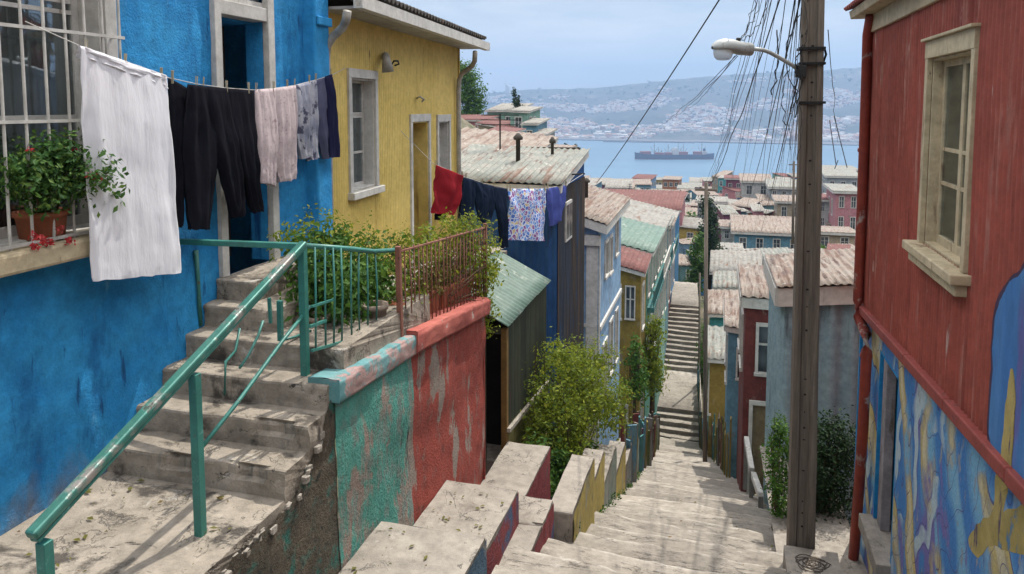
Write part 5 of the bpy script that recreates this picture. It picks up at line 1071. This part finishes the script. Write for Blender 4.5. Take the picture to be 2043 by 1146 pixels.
# roofs nearer the pole, between the white roofed house and the hollow
for k,(x0,x1,ye,yb,Y,dep,wc,rc,yr,lab) in enumerate(((1446,1500,548,590,62,4,'grey','rust',530,'patched shack with a rusty roof right of the tall dark tree'),(1498,1560,520,560,70,5,'seablue','rust',505,'low sea blue shack with a brown roof under the cable bundle'),(1440,1475,498,530,80,4,'beige','white',486,'tiny beige shack with a pale roof beside the dark tree'),(1545,1590,530,560,66,4,'pink','rust',516,'little pink shack left of the utility pole above the rusty roof'),(1440,1482,452,486,98,5,'white','rust',440,'small white house with a rusty roof between the dark tree and the grey teal house'))):
    bgh(lab,x0,x1,ye,yb,Y,dep,wc,rc,yr,2)
SH_=['turquoise','yellow','orange','olive','seablue','pink','white','maroon','grey','mint','teal','beige','plum','sky','blue']; SN={'pale':'pale roofed','rust':'rusty roofed','white':'white roofed','maroon':'maroon roofed'}
rn=random.Random(202)
for k in range(75):
    Y=rn.uniform(40,104); x0=rn.uniform(1436,1700); w_=rn.uniform(22,48)*55/Y; yb=HOR+(-ground_z((x0-VPX)/FPX*Y,Y)-rn.uniform(.5,2.5))/Y*FPX; 
    if yb<440 or yb>640 or (x0>1560 and Y<62): continue
    h=rn.uniform(20,34)*55/Y; wc=rn.choice(SH_); rc=rn.choice(('rust','pale','rust','maroon','white'))
    a=at(x0,yb-h,Y=Y); b_=at(x0+w_,yb-h,Y=Y); zr=a.z+rn.uniform(-.1,.7); d=rn.uniform(2.5,5); zt_=a.z; W=b_.x-a.x
    house('little '+SN[rc]+' '+names.get(wc,wc)+' shack on the slope just right of the slim far pole',a.x,b_.x,Y,Y+d,zt_-6,zt_,wc,rc,(zt_,zt_+rn.uniform(-.2,.2),zr,zr+rn.uniform(-.2,.2)),front=((W*.15,W*.4,zt_-1.5,zt_-.5),(W*.6,W*.85,zt_-1.5,zt_-.5)),side=((.5,1.2,zt_-1.5,zt_-.6),),vis='L',over=.22,wl=.3,group='shacks on the slope right of the slim far pole',fascia=0,name='shack').rotation_euler=(0,0,rn.gauss(0,.25))
rn=random.Random(303)
for k in range(64):
    q=rn.random()
    if k%2: x0=rn.uniform(1590,1712); yt=lerp(338,455,q)
    else: x0=rn.uniform(1430,1585); yt=lerp(352,440,q)
    Y=lerp(205,104,q)+rn.uniform(-6,6); w_=rn.uniform(14,30)*(.8+.5*q); a=at(x0,yt,Y=Y); W=w_/FPX*Y; d=rn.uniform(4,7); wc=rn.choice(SH_); rc=rn.choice(('rust','rust','pale','maroon','white')); zt_=a.z; zr=zt_+rn.uniform(-.2,1.3); n=rn.choice((2,3))
    fr=[((i+.25)*W/n,(i+.25)*W/n+.4*W/n,zt_-1.9,zt_-.7) for i in range(n)]+[((i+.3)*W/n,(i+.3)*W/n+.35*W/n,zt_-4.4,zt_-3.1) for i in range(n)]
    house('small '+SN[rc]+' '+names.get(wc,wc)+' house stacked on the slope near the big pole',a.x,a.x+W,Y,Y+d,zt_-8,zt_,wc,rc,(zt_,zt_+rn.uniform(-.2,.2),zr,zr+rn.uniform(-.3,.3)),front=fr,side=((1,1.8,zt_-1.9,zt_-.8),),vis='L' if a.x>0 else 'R',over=.3,wl=.4,group='houses stacked on the slope by the shore',fascia=0).rotation_euler=(0,0,rn.gauss(0,.3))
def flue(x,y,z,h,parent,r=.05): MB().lathe((x,y,z-.3),[(r,0),(r,h+.3),(r*2,h+.31),(r*2.2,h+.36),(r*.6,h+.45)],10).build('flue',m_roofd,parent,smooth=True)
flue(-4.2,15.6,-1.2,.45,bx); flue(-3.6,16.3,-1.15,.3,bx,.035); flue(-3.9,22.5,-2.9,.55,hb); flue(-4.6,32,-5.2,.8,ol)
def aerial(x,y,z,h,lab):
    t=thing('aerial',lab,'aerial',(x,y,z),'television aerials on the roofs'); MB().tube([(x,y,z),(x,y,z+h)],.02*max(1,y/40),5).build('mast',m_black,t)
    m=MB()
    for q in (.75,.86,.97): m.beam((x-.45,y,z+h*q),(x+.45,y,z+h*q),.02*max(1,y/40),.02*max(1,y/40))
    m.build('crossbars',m_black,t)
rn=random.Random(41)
for k in range(16):
    y=rn.uniform(60,170); x=rn.uniform(-14,26)*y/110; aerial(x,y,ground_z(x,y)+3,rn.uniform(2,4.2),'thin television aerial on the crowded roofs towards the shore')
aerial(-4.9,16.6,-1.2,1.0,'thin television aerial on the roof of the dark blue iron house')
# ---------------- hillside on the left ----------------
def hbx(label,x0,x1,yt,Y,dep,wc,rc,rz=(0,0,.5,.5),nw=2,zbot=-14,vis='R',**kw):
    a=at(x0,yt,Y=Y); b=at(x1,yt,Y=Y); w_=b.x-a.x; z=a.z
    ws=[((i+.3)*w_/nw,(i+.3)*w_/nw+.36*w_/nw,z-1.9,z-.7) for i in range(nw)]
    return house(label,a.x,b.x,Y,Y+dep,zbot,z,wc,rc,tuple(z+q for q in rz),front=ws,side=((1,1.9,z-1.9,z-.7),(2.8,3.6,z-1.9,z-.7)),vis=vis,over=.3,wl=.4,**kw)
hbx('long pink hillside house with a brown edged roof beside the yellow house',880,962,240,80,7,'pink','maroon',nw=3)
hbx('peach and red hillside house between the pink and the mint houses',955,1018,246,77,6,'beige','maroon',(0,-.6,.4,-.2),nw=3)
t=hbx('mint hillside house with a rounded white roof above the pink house',972,1030,222,86,7,'mint','white',(0,0,.9,.9),nw=2)
hbx('tall turquoise tower house stepping out over the bay',1018,1052,222,79,6,'mint','white',(0,-.1,.5,.4),nw=1)
hbx('narrow turquoise wing with a flat white roof on the hillside edge',1044,1070,248,76,5,'seablue','white',nw=1)
hbx('small grey hut at the outer edge of the left hillside',1066,1086,270,74,5,'grey','white',nw=1)
hbx('low pale green hillside house under the pink house',960,1010,268,66,6,'mint','maroon',(0,0,.5,.3),nw=2)
def hroof(label,x0,x1,y0,yb,Y,dep,wc,rc,nw=2): 
    a=at(x0,y0,Y=Y); return hbx(label,x0,x1,y0,Y,dep,wc,rc,(0,-.25,at(x0,yb,Y=Y+dep).z-a.z,at(x1,yb,Y=Y+dep).z-a.z-.2),nw)
hroof('rusty roofed hillside house nearest the yellow house',900,1000,300,262,40,9,'pink','rust')
hroof('low rusty roofed hillside house above the dark blue iron house',985,1092,298,286,44,8,'plum','rust',3)
hroof('pale roofed hillside shed behind the roof of the dark blue iron house',905,960,318,300,30,6,'beige','pale')
# ---------------- trees ----------------
def tree(name,label,base,lobes,n,size,mat,seed,trunk=.25,cat='tree',group=None,nt_=14):
    t=thing(name,label,cat,base,group); leaves(lobes,n,size,seed).build('crown',mat,t,recalc=False)
    m=MB(); top=max(l[0][2] for l in lobes); m.tube([base,(base[0]+.05*trunk,base[1],lerp(base[2],top,.5)),(lobes[0][0][0],lobes[0][0][1],top)],[trunk,trunk*.7,trunk*.25],8); twigs((base[0],base[1],lerp(base[2],top,.45)),lobes,nt_,trunk*.3,seed,m); m.build('trunk',m_stem,t,smooth=True); return t
p=at(935,175,Y=90)
tree('tree','large dark green tree on the left hillside beside the yellow house',(p.x,90,-9),[vol(p.x,90,p.z+1,1.6,1.6,1.6),vol(p.x-1.2,90,p.z-1,1.7,1.6,2),vol(p.x+.8,90,p.z-.8,1.2,1.3,1.5),vol(p.x+1.2,89.5,p.z-2.4,.9,1.2,1.2),vol(p.x-1,90,p.z+2.2,1.3,1.2,1.2),vol(p.x,89,p.z-3.,1.9,1.2,1.)],5200,.17,m_leaf,51)
p=at(1040,215,Y=88)
tree('cypress','leaning narrow cypress behind the mint hillside house',(p.x+1.2,88,-9),[vol(p.x-.9,88,p.z+1.5,.16,.2,1.0),vol(p.x-.6,88,p.z+.5,.35,.35,.9),vol(p.x-.1,88,p.z-.5,.55,.5,1.1),vol(p.x+.4,88,p.z-1.9,.6,.6,1.2)],2400,.12,m_leafd,52,.12)
for k,(x,y,sz,lab) in enumerate(((1128,288,.8,'left of two small cypresses standing behind the dark blue iron house'),(1148,284,1.,'right and taller of two small cypresses behind the dark blue iron house'))):
    p=at(x,y,Y=58); tree('cypress',lab,(p.x,58,-12),[vol(p.x,58,p.z-.4,.13*sz,.15,.4),vol(p.x,58,p.z-1.2,.32*sz,.3,.9),vol(p.x,58,p.z-3,.4*sz,.4,1.4)],900,.09,m_leafd,60+k,.08)
def treeat(x,y0,y1,Y,wpx,lab,mat,seed,n=2600,size=.13,name='tree'):
    a=at(x,y0,Y=Y); b=at(x,y1,Y=Y); r=wpx/2/FPX*Y; h=a.z-b.z; rn=random.Random(seed); lo=[]
    for k in range(7):
        t=k/6; lo.append(vol(a.x+rn.uniform(-.35,.35)*r,Y+rn.uniform(-.4,.4)*r,lerp(b.z+h*.16,a.z-h*.1,t),r*(.85-.45*t)*rn.uniform(.8,1.15),r*.8*(1-.4*t),h*.16))
    return tree(name,lab,(a.x,Y,b.z-1),lo,n,size,mat,seed,r*.14)
treeat(1420,388,560,66,58,'tall dark green tree behind the slim far pole',m_leafd,71,4200)
treeat(1392,470,592,60,40,'dark leafy tree at the end of the left terraced row',m_leaf,72,2200,.12)
treeat(1304,632,790,29,84,'bright green bush left of the far flight of steps',m_leafy,73,4200,.055,'bush')
treeat(1268,680,800,26.5,60,'small shaded bush below the mustard yellow house',m_leaf,74,1500,.06,'bush')
treeat(1404,640,800,45,34,'thin creeper on the right edge of the far flight of steps',m_leaf,75,900,.08,'bush')
treeat(1345,388,400,140,60,'dark low tree by the shore left of the far pole',m_leafd,76,900,.35)
treeat(1630,492,520,76,70,'low scrub in the hollow below the grey teal house',m_leaf,77,900,.2,'bush')
rn=random.Random(12)
for k in range(26):
    Y=rn.uniform(100,235); X=rn.uniform(-34,46); z=ground_z(X,Y); r=rn.uniform(1.,2.2)
    tree('tree','small dark green tree among the crowded houses towards the shore',(X,Y,z-1),[vol(X,Y,z+2.2,r,r,1.8),vol(X+r*.5,Y,z+1.4,r*.7,r*.7,1.2),vol(X-r*.4,Y,z+3.2,r*.6,r*.6,1.1)],420,.34,rn.choice((m_leafd,m_leaf)),100+k,.2,'tree','small trees among the far houses',5)
# ---------------- second pole and cables ----------------
def slimpole(px_,yt,yb,Y,r,label,arm=True):
    a=at(px_,yt,Y=Y); b=at(px_-2,yb,Y=Y); t=thing('utility_pole',label,'utility pole',tuple(b))
    MB().tube([b-Vector((0,0,.6)),b.lerp(a,.5),a],[r,r*.9,r*.8],10).build('pole',m_polew,t,smooth=True)
    if arm: 
        MB().beam((a.x-.35,Y,a.z-.25),(a.x+.35,Y,a.z-.25),.07,.07).build('crossarm',m_polew,t)
    return a
P2=slimpole(1409,364,918,25,.075,'slim dark utility pole standing at the right edge of the far steps')
P3=slimpole(1396,545,800,42,.06,'short thin dark pole beside the far flight of steps',False)
P4=slimpole(1584,322,470,56,.10,'distant leaning utility pole with tangled cables left of the main pole')
P5=slimpole(951,236,282,79,.07,'short brown pole standing on the pink hillside house',False)
def cable(p,q,sag,r,label,grp=None,seed=0,wob=.0,n=26):
    rn=random.Random(seed); pts=[]
    for k in range(n+1):
        t=k/n; v=Vector(p).lerp(Vector(q),t); v.z-=sag*4*t*(1-t)
        v+=Vector((fbm((t*6,seed,1),2),0,fbm((t*6,seed,5),2)))*wob*min(1,4*t*(1-t)); pts.append(v)
    o=MB().tube(pts,r,5).build('cable',m_black,smooth=True); return tag(o,label,'cable',grp)
cable(at(1428,0,Y=9)+(at(1428,0,Y=9)-at(1190,366,Y=20.2))*.25,at(1190,366,Y=20.2),.10,.009,'long single black cable crossing the sky to the pale blue house')
CG='loose black cables sagging from the utility pole'
CL='thin black cable sagging down the street from the big utility pole'
cab=[(1512,-30,1437,330,.0),(1530,-40,1448,352,.1),(1560,-40,1474,420,.2),(1572,-30,1470,405,.1),(1580,-30,1465,395,.2),(1592,-40,1490,420,.3),(1598,-20,1500,390,.3),(1604,-30,1480,440,.2),(1608,-10,1535,420,.3),(1611,-30,1512,445,.4),(1548,-30,1425,372,.15),(1541,-30,1418,364,.1),(1612,20,1555,410,.3),(1610,60,1560,390,.3),(1606,90,1545,430,.3),(1600,110,1498,410,.25),(1598,130,1530,440,.3),(1602,40,1450,430,.3),(1612,-20,1584,325,.1),(1612,0,1580,330,.2),(1600,70,1586,322,.05),(1565,-30,1440,395,.25)]
rn=random.Random(31)
for k,(x0,y0,x1,y1,sg) in enumerate(cab):
    Ye=56 if x1>=1570 else 25 if x1<1450 else rn.uniform(90,125)
    if x1<1450: x1,y1=1404+(x1-1416)*.5,370
    elif x1<1570: y1+=26; x1+=rn.uniform(-22,22); x0-=rn.choice((0,0,20,40))
    a=at(x0,y0,Y=8.0); b=at(x1,y1,Y=Ye)
    cable(a,b,sg*rn.uniform(.6,1.4)+.1,rn.choice((.003,.004,.005,.008)),CL,CG,k,rn.uniform(.01,.07))
    if k%4==0: cable(a+Vector((.03,0,.02)),b+Vector((.1,0,.1)),sg+.2,.0045,CL,CG,k+50,.08)
for k,(x0,y0,x1,y1) in enumerate(((1470,110,1310,255),(1466,112,1376,215),(1472,112,1335,240),(1478,78,1522,-20),(1478,78,1512,-25),(1478,80,1530,15))):
    cable(at(x0,y0,Y=7.64),at(x1,y1,Y=(7.9 if y1<30 else 24)),.08,.004,'thin black wire running from the street lamp head','wires at the street lamp',k+80,.05)
# drooping loops tied along the pole
for k,(x0,y0,x1,y1,dr) in enumerate(((1600,-10,1597,110,.10),(1596,30,1590,190,.12),(1598,95,1586,235,.05),(1594,150,1578,300,.05),(1588,170,1574,230,.05),(1602,90,1595,160,.05),(1596,200,1590,320,.04),(1575,130,1568,250,.05),(1550,60,1540,190,.05))):
    a=at(x0,y0,Y=8.02+.02*(k%3)); b=at(x1,y1,Y=8.0-.05*(k%4)); rn2=random.Random(k); pts=[]
    for j in range(15):
        t=j/14; v=a.lerp(b,t)+Vector((-dr*math.sin(t*3.14)*(1 if k%2 else -.6)+.03*fbm((t*7,k,1),2),.02*fbm((t*5,k,9),2),.02*fbm((t*8,k,4),2))); pts.append(v)
    o=MB().tube(pts,.003+.002*(k%3),5).build('cable',m_black,smooth=True); tag(o,'loose black cable end hanging tangled beside the top of the big pole','cable','loose cable ends tangled beside the big pole')
cable(at(1652,60,Y=8.3),at(1672,285,Y=30),.05,.005,'thin wire to the right of the big utility pole',None,5,.06)
for k,(x0,y0,x1,y1) in enumerate(((1655,240,1668,330),(1664,232,1690,335),(1672,320,1662,345))):
    Y=200; a=at(x0,y0,Y=Y); b=at(x1,y1,Y=Y); o=MB().tube([b,a],.12,5).build('mast',m_roofd); tag(o,('tall thin leaning mast right of the pole','long thin raked mast nearest the red house','stubby mast among the shore roofs')[k],'mast')
# ---------------- bay, far shore, ship ----------------
SEA=-120.
def seamat():
    k=NT('bay_water'); n1=k.noise(.05,5,.6,(1,2.2,1)); n2=k.noise(.004,4,.6,(1,3,1))
    k.bsdf(k.mix(k.mr(n2,.4,.6),(.085,.155,.22),(.105,.18,.25)),.3,k.bump(n1,.35,1.),spec=.12); return k.m
structure(MB().grid(lambda a,b:(lerp(-5200,4200,a),lerp(380,6300,b),SEA),20,20).build('bay_water',seamat()))
RID=[(-2600,190),(-900,195),(-300,192),(960,188),(1020,180),(1200,176),(1330,163),(1450,152),(1600,148),(1720,139),(2043,120),(3000,90),(5000,60)]
def ridge_z(x,y): 
    pxx=VPX+(x/y)*FPX*1.0; return (HOR-interp(pxx,RID))/FPX*3900
SH=2620.
def shore(x): return SH+30*fbm((x*.002,1,3),3)-(0.045*x if x<400 else 18)
def hill_z(x,y):
    t=(y-shore(x))/(3900-SH)
    if t<0: return SEA-3
    top=ridge_z(x,3900.); p=min(t,1.); s=p*.72+.28*p*p
    if p<.09: s=.02*p/.09
    else: s=.02+.98*(.78*(p-.09)/.91+.22*((p-.09)/.91)**2)
    z=SEA+2+(top-SEA)*s+22*fbm((x*.0022,y*.0028,2),4)*min(1,t*5)*max(.25,1.2-t)+5*fbm((x*.02,y*.02,2),3)*min(1,t*3)
    if t>1: z-=(t-1)*260
    return z
xs=[lerp(-3600,3000,i/170) for i in range(171)]; ys=[lerp(2480,2760,j/20) for j in range(20)]+[lerp(2760,4300,j/60) for j in range(61)]
g=MB()
for y in ys:
    for x in xs: g.v.append(Vector((x,y,hill_z(x,y))))
for j in range(len(ys)-1):
    for i in range(170): g.f.append((j*171+i,j*171+i+1,(j+1)*171+i+1,(j+1)*171+i))
m_hill=peel('far_hill',(.05,.06,.045),(.085,.085,.07),[((.22,.19,.14),.56,.66,.010,ONE),((.025,.045,.02),.54,.62,.013,ONE)],s=.006,bs=.08,bd=6,grime=.45,gs=.03,bump=.8)
structure(g.build('far_hills',m_hill,smooth=True))
FM=[peel('far_wall_%s'%n,c,tuple(v*.9 for v in c),s=.02,bs=.5,bd=.1,grime=.2,gs=.06) for n,c in (('white',(.80,.78,.74)),('beige',(.70,.60,.48)),('grey',(.55,.55,.55)),('rose',(.62,.42,.35)),('pale',(.78,.76,.72)))]
FRm=[peel('far_roof_%s'%n,c,tuple(v*.85 for v in c),s=.02,bs=.5,bd=.1,grime=.2,gs=.06) for n,c in (('rust',(.40,.22,.15)),('pale',(.66,.64,.62)),('dark',(.14,.13,.13)))]
def farhouse_mesh(mb,x,y,z,w_,d,h,rot):
    c,s=math.cos(rot),math.sin(rot)
    def q(a,b,zz): return (x+a*c-b*s,y+a*s+b*c,zz)
    mb.hexa([q(-w_/2,-d/2,z-4),q(w_/2,-d/2,z-4),q(w_/2,d/2,z-4),q(-w_/2,d/2,z-4)],[q(-w_/2,-d/2,z+h),q(w_/2,-d/2,z+h),q(w_/2,d/2,z+h),q(-w_/2,d/2,z+h)])
rn=random.Random(5); protos=[]
for k in range(10):
    w_,d,h=rn.uniform(16,24),rn.uniform(10,14),rn.choice((7,9,12,16))
    t=thing('far_house','x','house',(0,0,0)); m=MB(); farhouse_mesh(m,0,0,0,w_,d,h,0); m.build('wall',FM[k%5],t)
    m=MB(); m.hexa([(-w_/2-.6,-d/2-.6,h),(w_/2+.6,-d/2-.6,h),(w_/2+.6,d/2+.6,h),(-w_/2-.6,d/2+.6,h)],[(-w_/2,-1,h+2.6),(w_/2,-1,h+2.6),(w_/2,1,h+2.6),(-w_/2,1,h+2.6)]); m.build('roof',FRm[k%3],t)
    m=MB()
    for i in range(4):
        for fl_ in range(int(h//3)): m.box(-w_/2+2+i*(w_-4)/4,-w_/2+3.6+i*(w_-4)/4,-d/2-.06,-d/2+.1,1+fl_*3,2.5+fl_*3)
    m.build('windows',m_dglass,t)
    protos.append(t)
def dens(x,y): return .5+.9*fbm((x*.004,y*.004,8),4)
count=0; tries=0; used=[]
while count<180 and tries<8000:
    tries+=1; pxx=rn.uniform(1040,1730); y=shore(0)+12+abs(rn.gauss(0,1))*240; x=(pxx-VPX)/FPX*y
    if y>3300 or dens(x,y)<.42: continue
    if any(abs(x-a)<16 and abs(y-b)<16 for a,b in used): continue
    used.append((x,y)); s=protos[rn.randrange(10)]
    if count<10: r_=protos[count]
    else:
        r_=s.copy(); C.objects.link(r_)
        for ch in s.children: c=ch.copy(); C.objects.link(c); c.parent=r_
    r_.location=(x,y,hill_z(x,y)); r_.rotation_euler=(0,0,rn.gauss(0,.25)); tag(r_,'small pale house scattered over the hazy hillside across the bay','house','houses on the hillside across the bay'); count+=1
mbs=[MB() for _ in range(8)]
cnt=0
while cnt<14000:
    pxx=rn.uniform(880,1780); t=rn.random()**1.15; y=shore(0)+8+t*1150; x=(pxx-VPX)/FPX*y
    if dens(x,y)<.40+.22*t+.1*rn.random(): continue
    i=rn.randrange(8); w_=rn.uniform(8,18)*(1.3 if t<.1 else 1); d=rn.uniform(6,10); h=rn.choice((3,4,5,7))*(1.4 if rn.random()<.06 else 1); rot=rn.gauss(0,.4)
    z=hill_z(x,y); farhouse_mesh(mbs[i],x,y,z,w_,d,h,rot); cnt+=1
m=MB(); mats=FM+FRm; fi_=[]
for mm,b in enumerate(mbs):
    n0=len(m.f); merge(m,b); fi_+=[mm]*(len(m.f)-n0)
fc=m.build('far_city',FM[0],recalc=False)
for x in mats[1:]: fc.data.materials.append(x)
fc.data.polygons.foreach_set('material_index',fi_); tag(fc,'thousands of tiny pale houses covering the hazy hillside across the bay','city',None,'stuff')
# shore buildings and quay
m=MB(); m.hexa([at(1085,279,Z=SEA)+Vector((0,-6,-2)),at(1720,290,Z=SEA)+Vector((0,-40,-2)),at(1720,290,Z=SEA)+Vector((0,120,-2)),at(1085,279,Z=SEA)+Vector((0,80,-2))],[at(1085,279,Z=SEA)+Vector((0,-6,3)),at(1720,290,Z=SEA)+Vector((0,-40,3)),at(1720,290,Z=SEA)+Vector((0,120,3)),at(1085,279,Z=SEA)+Vector((0,80,3))])
tag(m.build('quay',FRm[2]),'long low pale quay along the foot of the hill across the bay','quay')
a=at(1212,281,Z=SEA); 
m=MB()
for k in range(9): m.box(a.x+k*32,a.x+k*32+33,a.y-100,a.y-78-3*math.sin(k),SEA-2,SEA+3+1.2*math.sin(k*2))
tag(m.build('breakwater',FRm[2]),'low dark breakwater in front of the far shore','breakwater')
m=leaves([],0,1,1) if False else MB(); rn=random.Random(9)
lob=[]
for k in range(520):
    x=lerp(-1700,1300,rn.random()); y=rn.uniform(3500,3920) if k<300 else rn.uniform(2750,3800); z=hill_z(x,y); r=rn.uniform(5,12); lob.append(vol(x,y,z+r*.4,r,r,r*.7))
tr=leaves(lob,9000,3.2,7,.4).build('far_trees',m_leafd,recalc=False); tag(tr,'dark scrubby trees along the ridge and gullies of the hill across the bay','trees',None,'stuff')
tt=thing('far_tower','tall thin hazy tower standing on the far ridge at the left','tower',tuple(at(1012,190,Y=3850)))
a=at(1007,205,Y=3850); b=at(1014,168,Y=3850); m=MB(); m.hexa([(a.x,3850,a.z-30),(b.x+16,3850,a.z-30),(b.x+16,3870,a.z-30),(a.x,3870,a.z-30)],[(a.x+4,3850,b.z),(b.x+3,3850,b.z-10),(b.x+3,3870,b.z-10),(a.x+4,3870,b.z)]); m.build('shaft',FM[2],tt)
m=MB(); m.beam((a.x-14,3850,b.z+4),(b.x+22,3850,b.z-2),2,2); m.beam((a.x+8,3850,b.z-6),(a.x+6,3850,b.z+26),1.6,1.6); m.build('crane_jib',FM[2],tt)
# ship
sA=at(1266,318,Z=SEA); sB=at(1425,318,Z=SEA); sL=(sB-sA).length; sdx=(sB-sA).normalized(); sn=Vector((sdx.y,-sdx.x,0))
ship=thing('cargo_ship','long dark blue cargo ship with masts and deck cranes anchored in the bay','ship',tuple((sA+sB)/2))
def sp_(t,n,z): return sA+sdx*(sL*t)+sn*n+Vector((0,0,z))
m=MB(); prof=[(0,.2,15.5),(.03,5,14.5),(.08,8.5,13.8),(.10,9.5,12),(.3,10.5,10.6),(.6,10.5,10.2),(.85,10,10.8),(.93,8,12.2),(.985,3,13.2),(1,.3,13.5)]
def hull(z0f,z1f,mat,name,ex=0):
    m=MB(); n=len(prof)
    for t,hw,h in prof:
        sk=.985 if 0<t<1 else 1
        for sgn in (-1,1):
            for z in (z0f(h),z1f(h)):
                k=.55+.45*min(1,(z+3)/9); m.v.append(sp_(t+(.012*(1-k) if t<.05 else -.02*(1-k) if t>.95 else 0),sgn*(hw*k+ex),z))
    for i in range(n-1):
        a,b=i*4,i*4+4
        m.f+=[(a,b,b+1,a+1),(a+2,a+3,b+3,b+2),(a+1,b+1,b+3,a+3),(a,a+2,b+2,b)]
    m.f+=[(0,1,3,2),(n*4-4,n*4-2,n*4-1,n*4-3)]
    return m.build(name,mat,ship)
m_hull=peel('ship_hull',(.025,.035,.085),(.03,.04,.10),[((.13,.05,.045),.62,.7,.03,ONE)],s=.02,bs=.3,bd=.1,grime=.2,gs=.1); m_hred=peel('ship_red',(.22,.05,.04),(.26,.07,.06),s=.03,bs=.3,grime=.2,gs=.2); m_shw=peel('ship_white',(.55,.52,.50),(.45,.42,.4),s=.05,bs=.3,grime=.2,gs=.2); m_shm=peel('ship_mast',(.30,.22,.16),(.2,.16,.13),s=.1,grime=.2)
hull(lambda h:-2,lambda h:1.6,m_hred,'boot_top',.05); hull(lambda h:1.62,lambda h:h,m_hull,'hull')
def sbox(t0,t1,hw,z0,z1,mat,name): 
    m=MB(); m.hexa([sp_(t0,-hw,z0),sp_(t1,-hw,z0),sp_(t1,hw,z0),sp_(t0,hw,z0)],[sp_(t0,-hw,z1),sp_(t1,-hw,z1),sp_(t1,hw,z1),sp_(t0,hw,z1)]); return m.build(name,mat,ship)
for a,b,h in ((.07,.2,17.5),(.25,.36,14.5),(.38,.46,15),(.55,.66,16.5),(.74,.83,17)): sbox(a,b,7,9.8,h,m_hred,'deck_cargo')
s_=sbox(.47,.545,8,10,21,m_shw,'superstructure'); sbox(.485,.53,7,21.1,25,m_shw,'bridge'); sbox(.84,.90,7.5,10.5,18,m_shw,'deckhouse'); sbox(.86,.885,3,18.1,24,m_hull,'funnel')
for t,h in ((.245,38),(.30,26),(.335,22),(.42,33),(.545,36),(.61,34),(.84,40)):
    m=MB(); m.tube([sp_(t,0,10),sp_(t,0,h)],[.9,.45],6); m.build('mast',m_shm,ship)
    m=MB()
    for d in (-.05,.05): m.beam(sp_(t,0,13),sp_(t+d,0,h*.72),.7,.7)
    m.beam(sp_(t-.012,0,h*.8),sp_(t+.012,0,h*.8),.7,.7); m.build('derrick',m_shm,ship)
m=MB(); m.beam(sp_(.66,0,15),sp_(.75,0,31),.8,.8); m.build('crane_jib',m_shw,ship)
# ---------------- haze ----------------
hz=MB(); hz.box(-5300,4300,-60,6400,SEA-5,330.); ho=hz.build('haze',m_black); ho['kind']='stuff'; ho['label']='thin blue haze over the bay and the far hills'; ho['category']='haze'
k=NT('haze_air'); pv=k.t.nodes.new('ShaderNodeVolumePrincipled'); pv.inputs['Color'].default_value=(.32,.49,.77,1); pv.inputs['Density'].default_value=.00029; pv.inputs['Anisotropy'].default_value=.2
k.t.links.new(pv.outputs[0],k.out.inputs['Volume']); ho.data.materials.clear(); ho.data.materials.append(k.m)
